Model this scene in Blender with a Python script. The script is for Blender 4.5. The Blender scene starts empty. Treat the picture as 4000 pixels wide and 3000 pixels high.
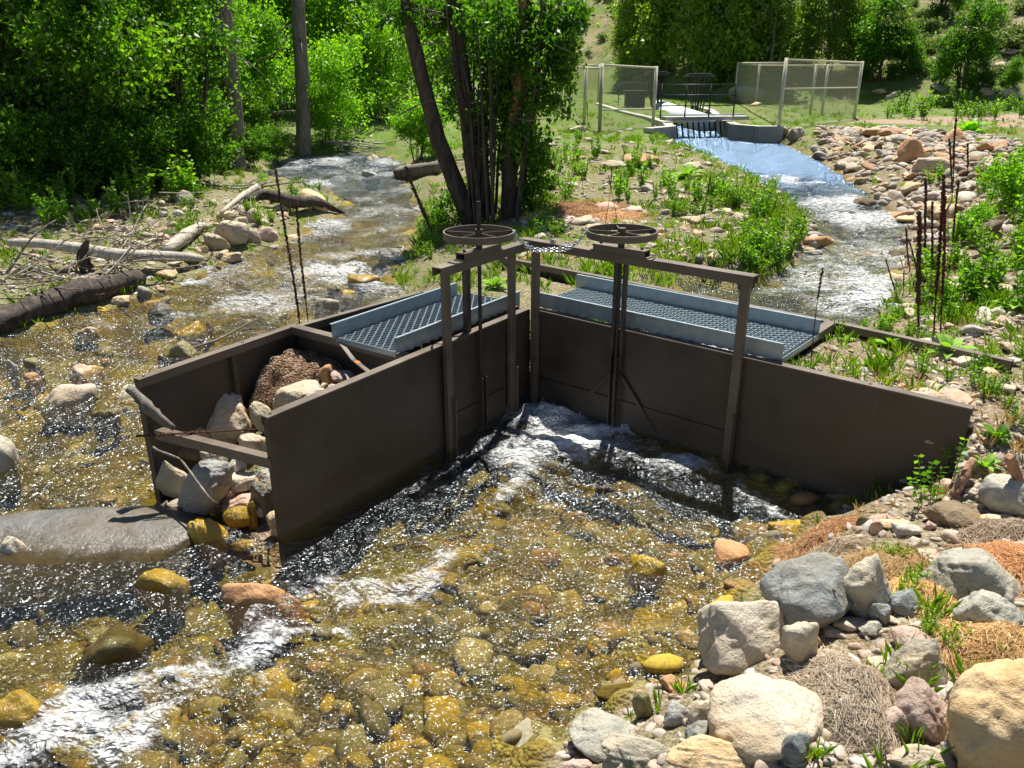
import bpy, math, random
import numpy as np
from mathutils import Vector, Matrix

# ------------------------------------------------------------------ camera, world, sun, exposure
F = 1742.0; TH = math.radians(21.6); H = 3.1
scn = bpy.context.scene
COL = scn.collection
cam_d = bpy.data.cameras.new('camera'); cam = bpy.data.objects.new('camera', cam_d); COL.objects.link(cam)
cam.location = (0, 0, H); cam.rotation_euler = (math.pi/2-TH, 0, 0)
cam_d.sensor_width = 36; cam_d.lens = 36*F/2212; cam_d.clip_start = .05; cam_d.clip_end = 4000
scn.camera = cam
SUN_EL = math.radians(64); SUN_AZ = math.radians(13)
w = bpy.data.worlds.new('World'); scn.world = w; w.use_nodes = True
nt = w.node_tree; sky = nt.nodes.new('ShaderNodeTexSky'); sky.sky_type = 'NISHITA'; sky.sun_disc = False
sky.sun_elevation = SUN_EL; sky.sun_rotation = SUN_AZ; sky.altitude = 2000
nt.links.new(sky.outputs[0], nt.nodes['Background'].inputs[0]); nt.nodes['Background'].inputs[1].default_value = .06
sl = bpy.data.lights.new('sun', 'SUN'); sl.energy = 5; sl.angle = math.radians(.53); sl.color = (1, .96, .88)
so = bpy.data.objects.new('sun', sl); COL.objects.link(so)
sd_ = Vector((math.sin(SUN_AZ)*math.cos(SUN_EL), math.cos(SUN_AZ)*math.cos(SUN_EL), math.sin(SUN_EL)))
so.rotation_euler = (-sd_).to_track_quat('-Z', 'Y').to_euler(); so.location = (0, 0, 30)
scn.view_settings.view_transform = 'Standard'; scn.view_settings.look = 'None'
scn.view_settings.exposure = .95; scn.view_settings.gamma = 1
scn.cycles.max_bounces = 6; scn.cycles.transparent_max_bounces = 12; scn.cycles.diffuse_bounces = 3
scn.cycles.glossy_bounces = 3; scn.cycles.transmission_bounces = 4
scn.cycles.sample_clamp_indirect = 4; scn.cycles.caustics_reflective = False; scn.cycles.caustics_refractive = False

RNG = np.random.default_rng(7); random.seed(7)

# ------------------------------------------------------------------ pixel (2212 x 1659 view) to world
def ray(px, py):
    cx = (px-1106)/F; cy = (829.5-py)/F
    return np.array([cx, math.cos(TH)+cy*math.sin(TH), -math.sin(TH)+cy*math.cos(TH)])
def at(px, py, z):
    r = ray(px, py); t = (z-H)/r[2]; return np.array([r[0]*t, r[1]*t, z])
def atY(px, py, Y):
    r = ray(px, py); t = Y/r[1]; return np.array([r[0]*t, Y, H+r[2]*t])
def depth(p): return p[1]*math.cos(TH)-(p[2]-H)*math.sin(TH)

# ------------------------------------------------------------------ noise
def _h(ix, iy, s):
    n = (ix.astype(np.int64)*374761393+iy.astype(np.int64)*668265263+s*974711) & 0xffffffff
    n = ((n ^ (n >> 13))*1274126177) & 0xffffffff
    return ((n ^ (n >> 16)) & 0xffff)/65535.0
def vn(x, y, s=0):
    x = np.asarray(x, float); y = np.asarray(y, float)
    ix = np.floor(x); iy = np.floor(y); fx = x-ix; fy = y-iy
    fx = fx*fx*fx*(fx*(fx*6-15)+10); fy = fy*fy*fy*(fy*(fy*6-15)+10)
    a = _h(ix, iy, s); b = _h(ix+1, iy, s); c = _h(ix, iy+1, s); d = _h(ix+1, iy+1, s)
    return (a*(1-fx)+b*fx)*(1-fy)+(c*(1-fx)+d*fx)*fy*1.0-.5
def fbm(x, y, o=4, s=0, g=.5):
    r = 0; a = 1; f = 1
    for i in range(o):
        r = r+a*vn(x*f+i*17.3, y*f-i*9.1, s+i); a *= g; f *= 2.03
    return r
def worley(x, y, s=0):
    ix = np.floor(x); iy = np.floor(y); best = np.full(np.shape(x), 9.)
    for i in (-1, 0, 1):
        for j in (-1, 0, 1):
            cx = ix+i+_h(ix+i, iy+j, s); cy = iy+j+_h(ix+i, iy+j, s+5)
            best = np.minimum(best, (cx-x)**2+(cy-y)**2)
    return np.sqrt(best)
def sm(t): t = np.clip(t, 0, 1); return t*t*(3-2*t)
def sdpoly(P, x, y):
    P = np.asarray(P, float); x = np.asarray(x, float); y = np.asarray(y, float)
    d = np.full(x.shape, 1e9); ins = np.zeros(x.shape, bool)
    n = len(P)
    for i in range(n):
        a = P[i]; b = P[(i+1) % n]; e = b-a; wx = x-a[0]; wy = y-a[1]
        t = np.clip((wx*e[0]+wy*e[1])/(e@e+1e-12), 0, 1)
        d = np.minimum(d, (wx-t*e[0])**2+(wy-t*e[1])**2)
        c = ((a[1] <= y) != (b[1] <= y))
        if abs(e[1]) > 1e-9: ins ^= c & (x < a[0]+(y-a[1])/e[1]*e[0])
    d = np.sqrt(d); return np.where(ins, -d, d)

# ------------------------------------------------------------------ weir plan
Fp = np.array([-1.60, 4.81]); Cp = np.array([.171, 7.351]); Rp = np.array([3.08, 4.955])
O1 = np.array([-2.774, 5.518]); O2 = np.array([-1.946, 6.841]); O3 = np.array([-.952, 8.023])
K1 = np.array([-.761, 6.014]); B0 = np.array([-.124, 9.71]); B2 = np.array([2.91, 7.052]); B3 = np.array([3.962, 5.991])
dL = (Cp-Fp)/np.linalg.norm(Cp-Fp); nL = np.array([-dL[1], dL[0]])
dR = (Rp-Cp)/np.linalg.norm(Rp-Cp); nR = np.array([-dR[1], dR[0]])   # nL, nR point away from the pool
K3 = Cp+2.30*dR; K4 = np.array([1.19, 8.50])
WT = .95
VPOOL = [Fp, Cp, Rp, (3.0, 4.3), (-1.6, 4.3)]
BOXL = [Fp, K1, O2, O1]
SOILC = [Cp+(-.02, .03), K4, B0, (-.35, 8.9), O3]
BOXR = [K3, B2, B3, (4.6, 5.2), (3.6, 4.9), Rp]

def W_L(x, y):
    z = np.interp(y, [0, 5.4, 7, 10, 14, 20, 30, 60], [0, 0, .1, .25, .4, .58, .85, 1.2])
    return np.where(sdpoly(VPOOL, x, y) < 0, 0, z)
def W_R(x, y): return np.interp(y, [0, 6, 9, 13, 18, 60], [.45, .45, .5, .65, .8, .8])
def atW(px, py, W):
    z = .3
    for _ in range(25):
        p = at(px, py, z); z = .5*z+.5*float(W(p[0], p[1]))
    return p
creek_px = [(1180, 1665), (1250, 1600), (1400, 1500), (1520, 1450), (1540, 1390), (1640, 1280), (1690, 1200), (1780, 1130), (1880, 1092)]
CREEK = [(-1, -3), (-.2, 1.5)]+[tuple(at(a, b, 0)[:2]) for a, b in creek_px]
CREEK += [tuple(Rp+(-.25, .35)), tuple(Cp+(.1, .15)), tuple(O3+(.1, .08))]
CREEK += [tuple(atW(a, b, W_L)[:2]) for a, b in [(850, 600), (875, 560), (900, 520), (905, 450), (885, 400), (865, 362), (850, 340), (760, 332), (650, 340),
          (600, 352), (575, 385), (690, 412), (735, 440), (725, 470), (650, 505), (560, 545), (440, 590), (330, 640), (260, 660), (120, 700), (-60, 745)]]
CREEK += [(-6.5, 6), (-8, 3), (-8, -3)]
CHAN = [tuple(atW(a, b, W_R)[:2]) for a, b in [(1445, 312), (1440, 270), (1580, 262), (1590, 296), (1685, 308), (1722, 322), (1780, 352), (1830, 385), (1885, 425), (1935, 460), (1955, 500),
        (1958, 560), (1945, 620), (1900, 672)]]
CHAN += [tuple(B2+(.15, .1)), tuple(K3+(.05, -.1)), tuple(Cp+(.35, -.2)), tuple(K4+(.05, -.02))]
CHAN += [tuple(atW(a, b, W_R)[:2]) for a, b in [(1480, 610), (1560, 628), (1640, 625), (1700, 592), (1748, 545), (1752, 500), (1720, 450), (1650, 412), (1560, 362), (1480, 332)]]

FX = [np.array(p) for p in (at(1448, 312, .8), at(1680, 306, .8))]
TRACK = [(12, 30), (20, 26), (40, 30), (70, 44), (40, 40), (20, 34)]
def ground(x, y, detail=True, full=False):
    x = np.asarray(x, float); y = np.asarray(y, float)
    dA = sdpoly(CREEK, x, y); dB = sdpoly(CHAN, x, y); wl = W_L(x, y); wr = W_R(x, y)
    n1 = fbm(x*.6, y*.6, 4, 3); n2 = fbm(x*4, y*4, 3, 11)
    right = sm((x-.3-y*.04)/1.0)*(y < 7.5)
    bA = .04+.16*sm(dA/.5)+.25*sm(dA/3)+.12*sm(dA/8)
    bA = bA+right*(.13*sm(dA/.45)-.10*sm(dA/2.5))
    isl = (x/np.maximum(y, .1) < .36+0*x)
    bB = np.where(isl, .06+.2*sm(dB/.35)+.12*sm(dB/2), .05+.25*sm(dB/1.2)+.35*sm(dB/3.2))
    wa = 1/(np.maximum(dA, 0)+.15)**2; wb = 1/(np.maximum(dB, 0)+.15)**2
    z = (wa*(wl+bA)+wb*(wr+bB))/(wa+wb)
    z = z+n1*.10*np.minimum(1, np.minimum(abs(dA), abs(dB))/1.0)+n2*.02
    cob = np.clip(.55-worley(x*5+n1, y*5, 2), 0, 1)*.10+np.clip(.5-worley(x*2.1, y*2.1+n1, 9), 0, 1)*.22
    z = np.where(dA < 0, wl-.03-.30*sm(-dA/.9)+cob+n2*.03, z)
    z = np.where((dB < 0) & (dA > 0), wr-.03-.35*sm(-dB/.9)+cob*.8, z)
    # meadow around the headgate
    md = sm((y-20)/6)*sm((x-2)/4)*sm(np.minimum(dA, dB)/1.2)
    z = z*(1-md)+1.22*md
    # hills
    u = x/np.maximum(y, 1)
    h0 = 44-8*sm((u-.35)/.3)+26*sm((.32-u)/.3); sl_ = .36+.16*sm((u-.5)/.3)
    hz = np.maximum(0, y-h0)*sl_
    cap = np.where(u < .1, 7.0+30*sm(abs(u+.135)/.10-.25), 60)
    hz = np.minimum(hz, cap)
    z = z+hz*(1+.25*fbm(x*.05, y*.05, 4, 21))+sm((y-h0)/8)*.5*fbm(x*.5, y*.5, 3, 31)
    q = sdpoly(BOXL, x, y); t = ((x-Fp[0])*dL[0]+(y-Fp[1])*dL[1])
    z = np.where(q < -.05, -.10+.46*sm((t-.05)/1.0)+.05*n2, z)
    z = np.where(sdpoly(SOILC, x, y) < -.05, .80+.05*n1+n2*.03, z)
    q = sdpoly(BOXR, x, y)
    z = np.where(q < -.05, .86+.04*n1+n2*.03, z)
    tR = (x-Cp[0])*dR[0]+(y-Cp[1])*dR[1]; oR = (x-Cp[0])*nR[0]+(y-Cp[1])*nR[1]
    k = sm(1-q/np.where(oR < 0, .85, .9))*(q > -.05)*(dB > .05)*(x > 2.2)*((oR > .04) | (tR > 3.80))
    k = np.where(q < -.05, 0, k)
    z = z*(1-k)+(.84)*k
    if full: return z, dA, dB, hz
    return z
def gz(x, y): return float(ground(np.array([x]), np.array([y]))[0])
_YS = 1.5*(170/1.5)**(np.arange(900)/899)
def ong(px, py, lift=0):
    """first point where the sight line through a pixel of the photograph meets the ground or the water"""
    r = ray(px, py); x = r[0]/r[1]*_YS; z = H+r[2]/r[1]*_YS; g = ground(x, _YS)
    cr = sdpoly(CREEK, x, _YS); ch = sdpoly(CHAN, x, _YS); g = np.where(cr < 0, W_L(x, _YS)-.02, g); g = np.where((ch < 0) & (cr > 0), W_R(x, _YS)-.02, g)
    k = np.nonzero(z < g)[0]
    if len(k) == 0: return np.array([x[-1], _YS[-1], g[-1]+lift])
    k = k[0]; 
    if k == 0: return np.array([x[0], _YS[0], g[0]+lift])
    a = (z-g)[k-1]; b = (z-g)[k]; t = a/(a-b+1e-9); Y = _YS[k-1]+(_YS[k]-_YS[k-1])*t
    return np.array([r[0]/r[1]*Y, Y, H+r[2]/r[1]*Y+lift])

# ------------------------------------------------------------------ object helpers
OFF = {}
def link(o, parent=None):
    COL.objects.link(o)
    if parent is not None: o.parent = parent
    return o
def tag(o, label=None, cat=None, group=None, kind=None):
    if label: o['label'] = label
    if cat: o['category'] = cat
    if group: o['group'] = group
    if kind: o['kind'] = kind
    return o
def thing(name, label, cat, loc, group=None):
    o = bpy.data.objects.new(name, None); link(o); o.location = tuple(loc); o.empty_display_size = .1
    OFF[o.name] = np.array(loc, float); return tag(o, label, cat, group)
def npmesh(name, V, Fs, smooth=False):
    """Fs: list of face arrays, each (n,k)"""
    m = bpy.data.meshes.new(name); V = np.asarray(V, np.float32)
    Fs = [np.asarray(f, np.int32) for f in Fs if len(f)]
    m.vertices.add(len(V)); m.vertices.foreach_set('co', V.ravel())
    nl = sum(f.size for f in Fs); nf = sum(len(f) for f in Fs)
    m.loops.add(nl); m.loops.foreach_set('vertex_index', np.concatenate([f.ravel() for f in Fs]))
    tot = np.concatenate([np.full(len(f), f.shape[1], np.int32) for f in Fs]); st = np.concatenate([[0], np.cumsum(tot)[:-1]]).astype(np.int32)
    m.polygons.add(nf); m.polygons.foreach_set('loop_start', st); m.polygons.foreach_set('loop_total', tot)
    m.update(calc_edges=True); m.validate(verbose=False)
    m.polygons.foreach_set('use_smooth', np.full(len(m.polygons), bool(smooth)))
    return m
class MB:
    def __init__(s): s.V = []; s.F = {}; s.n = 0
    def add(s, V, Fs):
        V = np.asarray(V, float)
        for f in Fs:
            f = np.asarray(f)
            if len(f): s.F.setdefault(f.shape[1], []).append(f+s.n)
        s.V.append(V); s.n += len(V); return s
    def box(s, c, size, ax=None):
        """c centre, size full, ax rows = local axes"""
        ax = np.eye(3) if ax is None else np.asarray(ax, float); h = np.array(size)/2.
        b = min(.004, h.min()*.3); P = []
        sg = [(-1, -1, -1), (1, -1, -1), (1, 1, -1), (-1, 1, -1), (-1, -1, 1), (1, -1, 1), (1, 1, 1), (-1, 1, 1)]
        P = np.array(sg)*h@ax+np.asarray(c)
        return s.add(P, [[(0, 3, 2, 1), (4, 5, 6, 7), (0, 1, 5, 4), (1, 2, 6, 5), (2, 3, 7, 6), (3, 0, 4, 7)]])
    def tube(s, pts, r, n=8, jit=0, cap=True):
        pts = np.asarray(pts, float); k = len(pts); r = np.broadcast_to(np.asarray(r, float), (k,))
        T = np.gradient(pts, axis=0); T /= np.linalg.norm(T, axis=1)[:, None]+1e-9
        up = np.array([0, 0, 1.]) if abs(T[0][2]) < .9 else np.array([1., 0, 0]); V = []
        a0 = np.cross(T[0], up); a0 /= np.linalg.norm(a0)
        for i in range(k):
            a0 = a0-T[i]*(a0@T[i]); a0 /= np.linalg.norm(a0)+1e-9; b0 = np.cross(T[i], a0)
            th = np.arange(n)*2*math.pi/n; rr = r[i]*(1+jit*(RNG.random(n)-.5))
            V.append(pts[i]+np.cos(th)[:, None]*a0*rr[:, None]+np.sin(th)[:, None]*b0*rr[:, None])
        V = np.concatenate(V); f = []
        for i in range(k-1):
            for j in range(n): f.append((i*n+j, i*n+(j+1) % n, (i+1)*n+(j+1) % n, (i+1)*n+j))
        s.add(V, [f])
        if cap:
            o = s.n-len(V); s.F.setdefault(n, []).append(np.array([[o+j for j in range(n)][::-1], [o+(k-1)*n+j for j in range(n)]]))
        return s
    def mesh(s, name, off=(0, 0, 0), smooth=False):
        V = np.concatenate(s.V)-np.asarray(off)
        return npmesh(name, V, [np.concatenate(f) for f in s.F.values()], smooth)
def part(name, mb, mat, parent=None, smooth=False, loc=None, bevel=0):
    off = OFF.get(parent.name, np.zeros(3)) if parent is not None else (np.zeros(3) if loc is None else np.array(loc, float))
    m = mb.mesh(name, off, smooth); m.materials.append(mat)
    o = bpy.data.objects.new(name, m); link(o, parent)
    OFF[o.name] = off
    if parent is None and loc is not None: o.location = tuple(loc)
    if bevel:
        b = o.modifiers.new('bevel', 'BEVEL'); b.width = bevel; b.segments = 2; b.limit_method = 'ANGLE'
    return o
def copy_thing(o, loc=None, rot=None, scale=None, label=None, group=None, parent=None):
    c = o.copy(); link(c, parent)
    for ch in o.children: copy_thing(ch, parent=c)
    if loc is not None: c.location = tuple(loc)
    if rot is not None: c.rotation_euler = rot
    if scale is not None: c.scale = scale if hasattr(scale, '__len__') else (scale,)*3
    if label: c['label'] = label
    if group: c['group'] = group
    return c

# ------------------------------------------------------------------ materials
class NT:
    def __init__(s, name):
        s.m = bpy.data.materials.new(name); s.m.use_nodes = True; s.t = s.m.node_tree; s.t.nodes.clear()
        s.out = s.n('ShaderNodeOutputMaterial')
    def n(s, typ, **kw):
        nd = s.t.nodes.new(typ)
        for k, v in kw.items():
            if k.startswith('i_'): nd.inputs[int(k[2:])].default_value = v
            else: setattr(nd, k, v)
        return nd
    def l(s, a, b): s.t.links.new(a, b)
    def noise(s, vec, scale, det=4, rough=.5, dist=0):
        nd = s.n('ShaderNodeTexNoise'); nd.inputs['Scale'].default_value = scale; nd.inputs['Detail'].default_value = det
        nd.inputs['Roughness'].default_value = rough; nd.inputs['Distortion'].default_value = dist
        if vec is not None: s.l(vec, nd.inputs['Vector'])
        return nd.outputs['Fac']
    def ramp(s, fac, stops):
        nd = s.n('ShaderNodeValToRGB'); cr = nd.color_ramp
        while len(cr.elements) < len(stops): cr.elements.new(.5)
        for e, (p, c) in zip(cr.elements, stops):
            e.position = p; e.color = tuple(c)+(1,) if hasattr(c, '__len__') else (c, c, c, 1)
        s.l(fac, nd.inputs[0]); return nd.outputs[0]
    def mix(s, f, a, b, mode='MIX'):
        nd = s.n('ShaderNodeMixRGB', blend_type=mode)
        for i, v in ((0, f), (1, a), (2, b)):
            if hasattr(v, 'is_linked') or hasattr(v, 'links'): s.l(v, nd.inputs[i])
            elif hasattr(v, '__len__'): nd.inputs[i].default_value = tuple(v)+(1,) if len(v) == 3 else v
            else: nd.inputs[i].default_value = v if i == 0 else (v, v, v, 1)
        return nd.outputs[0]
    def math(s, op, a, b=0.0, clamp=False):
        nd = s.n('ShaderNodeMath', operation=op, use_clamp=clamp)
        for i, v in ((0, a), (1, b)):
            if hasattr(v, 'links'): s.l(v, nd.inputs[i])
            else: nd.inputs[i].default_value = v
        return nd.outputs[0]
    def bump(s, h, strength=.5, dist=.02):
        nd = s.n('ShaderNodeBump'); nd.inputs['Strength'].default_value = strength; nd.inputs['Distance'].default_value = dist
        s.l(h, nd.inputs['Height']); return nd.outputs[0]
    def bsdf(s, col, rough=.8, bump=None, metal=0, spec=.3):
        b = s.n('ShaderNodeBsdfPrincipled')
        if hasattr(col, 'links'): s.l(col, b.inputs['Base Color'])
        else: b.inputs['Base Color'].default_value = tuple(col)+(1,)
        if hasattr(rough, 'links'): s.l(rough, b.inputs['Roughness'])
        else: b.inputs['Roughness'].default_value = rough
        b.inputs['Metallic'].default_value = metal; b.inputs['Specular IOR Level'].default_value = spec
        if bump is not None: s.l(bump, b.inputs['Normal'])
        s.l(b.outputs[0], s.out.inputs[0]); return b
def gen(s): return s.n('ShaderNodeTexCoord').outputs['Object']
def pos(s): return s.n('ShaderNodeNewGeometry').outputs['Position']
def orand(s): return s.n('ShaderNodeObjectInfo').outputs['Random']

def m_rock(name, c1, c2, c3=None, rough=.75, spec=.3, sc=7, var=.35, wet=None, streak=False):
    s = NT(name); g = pos(s)
    n = s.noise(g, sc, 6, .6, .4); c = s.ramp(n, [(.3, c1), (.5, c2), (.72, c3 or c1)])
    n2 = s.noise(g, sc*9, 4, .7); c = s.mix(s.ramp(n2, [(.35, .5), (.47, 0), (.6, 0)]), c, tuple(x*.45 for x in c1))
    sp = s.ramp(s.noise(g, sc*3, 5, .75), [(.58, 0), (.66, 1)]); c = s.mix(s.math('MULTIPLY', sp, .16), c, tuple(min(1, x*1.5) for x in c2))
    if streak:
        mp = s.n('ShaderNodeMapping'); s.l(g, mp.inputs[0]); mp.inputs['Rotation'].default_value = (.5, .4, .8); mp.inputs['Scale'].default_value = (3, 3, 30)
        st = s.noise(mp.outputs[0], 2, 4, .6); c = s.mix(s.ramp(st, [(.45, 0), (.6, .6)]), c, tuple(x*.6 for x in c2))
    big = s.noise(g, 1.6, 3, .6); c = s.mix(s.ramp(big, [(.45, 0), (.62, .55)]), c, tuple(min(1, x*y_) for x, y_ in zip(c2, (1.0, .78, .52))))
    r = orand(s); c = s.mix(1, c, s.ramp(r, [(0, 1-var), (1, 1+var*.3)]), 'MULTIPLY')
    hb = s.math('ADD', s.math('MULTIPLY', n, 1.5), s.math('MULTIPLY', s.noise(g, sc*6, 6, .7), .5))
    if wet is not None:
        sx = s.n('ShaderNodeSeparateXYZ'); s.l(g, sx.inputs[0])
        z = s.math('ADD', sx.outputs[2], s.math('MULTIPLY', s.noise(g, 9, 3), .05))
        wf = s.ramp(z, [(0, 1), (.001, 1)]); wf = s.math('SUBTRACT', 1, s.math('MULTIPLY', s.math('SUBTRACT', z, wet+.01), 14, True), True)
        c = s.mix(wf, c, s.mix(1, c, (.5, .36, .12), 'MULTIPLY')); rough = s.math('SUBTRACT', rough, s.math('MULTIPLY', wf, .5))
    s.bsdf(c, rough, s.bump(hb, .9, .03), spec=spec); return s.m
RK = {
 'grey': m_rock('rock_grey', (.31, .30, .25), (.46, .44, .36), (.54, .50, .40), var=.25),
 'pale': m_rock('rock_pale', (.38, .33, .25), (.55, .48, .37), (.48, .37, .25), var=.15),
 'tan': m_rock('rock_tan', (.48, .36, .20), (.64, .51, .32), (.54, .36, .18), var=.2),
 'blue': m_rock('rock_bluegrey', (.17, .19, .19), (.29, .31, .30), (.40, .36, .25), streak=True, var=.15),
 'orange': m_rock('rock_orange', (.42, .22, .10), (.56, .33, .17), (.36, .19, .10), var=.3),
 'pink': m_rock('rock_pink', (.42, .28, .22), (.55, .40, .32), (.45, .36, .28), var=.3),
 'brown': m_rock('rock_brown', (.12, .085, .05), (.2, .15, .09), (.26, .19, .1)),
 'amber': m_rock('rock_amber', (.30, .17, .008), (.46, .30, .012), (.2, .13, .01), rough=.12, spec=.8, var=.3),
 'olive': m_rock('rock_olive', (.14, .12, .03), (.24, .22, .09), (.32, .3, .18), rough=.3, spec=.6, wet=.1),
 'dark': m_rock('rock_dark', (.05, .05, .04), (.10, .09, .06), (.16, .13, .06), rough=.3, spec=.6),
 'slab': m_rock('rock_slab', (.085, .08, .072), (.125, .118, .105), (.15, .138, .112), rough=.45, spec=.5, sc=3, var=.0, wet=.03),
 'speck': m_rock('rock_speckled', (.30, .30, .27), (.44, .44, .40), (.16, .15, .13), sc=12, var=.1, streak=True),
}
RIP = ['tan', 'grey', 'grey', 'orange', 'tan', 'pale', 'brown', 'brown']

def m_steel():
    s = NT('painted_brown_steel'); g = pos(s)
    n = s.noise(g, 3, 5, .6); n2 = s.noise(g, 60, 3, .7)
    c = s.ramp(n, [(.3, (.040, .030, .022)), (.55, (.060, .045, .032)), (.75, (.078, .058, .041))])
    ru = s.noise(g, 7, 6, .75, .5); c = s.mix(s.ramp(ru, [(.63, 0), (.72, .7)]), c, (.17, .075, .03))
    mp = s.n('ShaderNodeMapping'); s.l(g, mp.inputs[0]); mp.inputs['Scale'].default_value = (14, 14, .8)
    st = s.noise(mp.outputs[0], 2, 4, .6); c = s.mix(s.ramp(st, [(.58, 0), (.78, .3)]), c, (.11, .09, .07))
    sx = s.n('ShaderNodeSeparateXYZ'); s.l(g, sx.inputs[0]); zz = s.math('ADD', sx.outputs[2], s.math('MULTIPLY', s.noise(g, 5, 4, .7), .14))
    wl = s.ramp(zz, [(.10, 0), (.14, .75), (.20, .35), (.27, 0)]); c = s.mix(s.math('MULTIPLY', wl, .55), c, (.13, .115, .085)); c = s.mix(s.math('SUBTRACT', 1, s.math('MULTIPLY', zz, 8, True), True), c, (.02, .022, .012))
    s.bsdf(c, s.ramp(n, [(.3, .36), (.7, .62)]), s.bump(s.math('ADD', n2, s.math('MULTIPLY', s.noise(g, 2.2, 2), 6)), .2, .004), spec=.5); return s.m
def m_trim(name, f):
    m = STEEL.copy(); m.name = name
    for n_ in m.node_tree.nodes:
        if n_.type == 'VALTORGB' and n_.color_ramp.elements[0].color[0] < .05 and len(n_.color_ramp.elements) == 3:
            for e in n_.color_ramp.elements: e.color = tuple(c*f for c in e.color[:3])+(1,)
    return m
STEEL = m_steel(); STEELT = m_trim('sunlit_steel', 2.3)  # lighter trim copy: sunlight on flanges and beams painted into the steel colour
def m_simple(name, c1, c2, sc=8, rough=.6, metal=0, spec=.4, bs=.2, bd=.01):
    s = NT(name); g = pos(s); n = s.noise(g, sc, 5, .65)
    s.bsdf(s.ramp(n, [(.3, c1), (.7, c2)]), rough, s.bump(s.noise(g, sc*5, 4, .7), bs, bd), metal=metal, spec=spec); return s.m
GALV = m_simple('galvanized_steel', (.27, .34, .38), (.40, .47, .50), 14, .38, .55, .5, .1, .003)
DARKM = m_simple('dark_oiled_steel', (.02, .018, .016), (.05, .042, .035), 30, .45, .3)
CHAINM = m_simple('zinc_chain', (.45, .47, .5), (.65, .67, .7), 40, .25, .9)
BRASS = m_simple('padlock_metal', (.5, .5, .42), (.6, .6, .5), 40, .35, .5)
CONC = m_simple('concrete', (.34, .33, .29), (.52, .50, .44), 2.2, .9, 0, .2, .5, .02)
POST = m_simple('fence_metal', (.50, .47, .36), (.62, .58, .44), 10, .5, .2)
WHITEP = m_simple('white_pipe', (.7, .72, .72), (.8, .8, .8), 3, .5)
BLACKR = m_simple('black_rail', (.015, .015, .018), (.03, .03, .03), 10, .5)
ORANGEP = m_simple('orange_mark', (.75, .12, .02), (.8, .16, .03), 10, .6)
def m_wood(name, c1, c2, c3, sc=3, rough=.85):
    s = NT(name); g = gen(s); mp = s.n('ShaderNodeMapping'); s.l(g, mp.inputs[0]); mp.inputs['Scale'].default_value = (1, 1, .25)
    n = s.noise(mp.outputs[0], sc*6, 6, .7, .6); c = s.ramp(n, [(.3, c1), (.5, c2), (.68, c3)])
    s.bsdf(c, rough, s.bump(n, 1, .02), spec=.2); return s.m
BARK = m_wood('bark_dark', (.035, .025, .018), (.08, .06, .045), (.14, .11, .085), 2)
BARKG = m_wood('bark_grey', (.10, .085, .07), (.20, .17, .14), (.30, .26, .21), 2)
BARKO = m_wood('bark_orange', (.10, .05, .025), (.30, .15, .06), (.42, .24, .11), 2)
DRIFT = m_wood('driftwood', (.22, .19, .15), (.42, .38, .31), (.58, .54, .46), 3)
DRIFTD = m_wood('rotten_wood', (.03, .022, .02), (.07, .055, .045), (.14, .11, .085), 2)
STALK = m_wood('dry_stalk', (.05, .025, .018), (.10, .045, .03), (.17, .085, .05), 8)
STALKR = m_wood('dry_stalk_red', (.06, .018, .016), (.12, .03, .025), (.2, .07, .045), 8)
TWIG = m_wood('dead_twig', (.12, .085, .06), (.24, .19, .14), (.38, .32, .24), 8)
STAKE = m_wood('stake_wood', (.2, .1, .06), (.35, .2, .12), (.45, .3, .2), 4)

def m_leaf(name, c1, c2, c3, trans=.45, rough=.45):
    s = NT(name); g = s.n('ShaderNodeNewGeometry')
    r = g.outputs['Random Per Island']; n = s.noise(g.outputs['Position'], .9, 3)
    f = s.math('ADD', s.math('MULTIPLY', r, .6), s.math('MULTIPLY', s.math('SUBTRACT', n, .3), 1.0))
    c = s.ramp(f, [(.15, c1), (.5, c2), (.9, c3)])
    o = s.mix(1, c, s.ramp(orand(s), [(0, .8), (1, 1.15)]), 'MULTIPLY')
    d = s.n('ShaderNodeBsdfPrincipled'); s.l(o, d.inputs['Base Color']); d.inputs['Roughness'].default_value = rough; d.inputs['Specular IOR Level'].default_value = .4
    t = s.n('ShaderNodeBsdfTranslucent'); s.l(s.mix(1, o, (1.5, 1.6, .5), 'MULTIPLY'), t.inputs[0])
    mx = s.n('ShaderNodeMixShader'); mx.inputs[0].default_value = trans
    s.l(d.outputs[0], mx.inputs[1]); s.l(t.outputs[0], mx.inputs[2]); s.l(mx.outputs[0], s.out.inputs[0]); return s.m
LF = {
 'dark': m_leaf('leaf_deep_green', (.03, .09, .008), (.07, .19, .01), (.16, .32, .02), .58),
 'mid': m_leaf('leaf_green', (.06, .15, .009), (.12, .28, .014), (.22, .4, .025), .58),
 'bright': m_leaf('leaf_bright', (.08, .2, .01), (.16, .35, .014), (.28, .46, .03), .5),
 'sage': m_leaf('leaf_sage', (.08, .12, .04), (.14, .2, .07), (.22, .28, .11), .4),
 'far': m_leaf('leaf_far', (.09, .17, .02), (.17, .28, .03), (.26, .38, .05), .5),
 'grass': m_leaf('grass_blade', (.10, .2, .012), (.2, .36, .02), (.36, .46, .05), .45),
 'mull': m_leaf('mullein_leaf', (.14, .28, .03), (.22, .4, .04), (.3, .48, .07), .35, .7),
 'straw': m_leaf('straw', (.44, .25, .10), (.70, .47, .22), (.86, .70, .44), .2, .6),
 'strawg': m_leaf('straw_grey', (.36, .25, .18), (.58, .46, .33), (.78, .68, .54), .15, .6),
 'strawr': m_leaf('straw_red', (.42, .20, .09), (.66, .38, .18), (.85, .62, .38), .2, .6),
}

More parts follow.
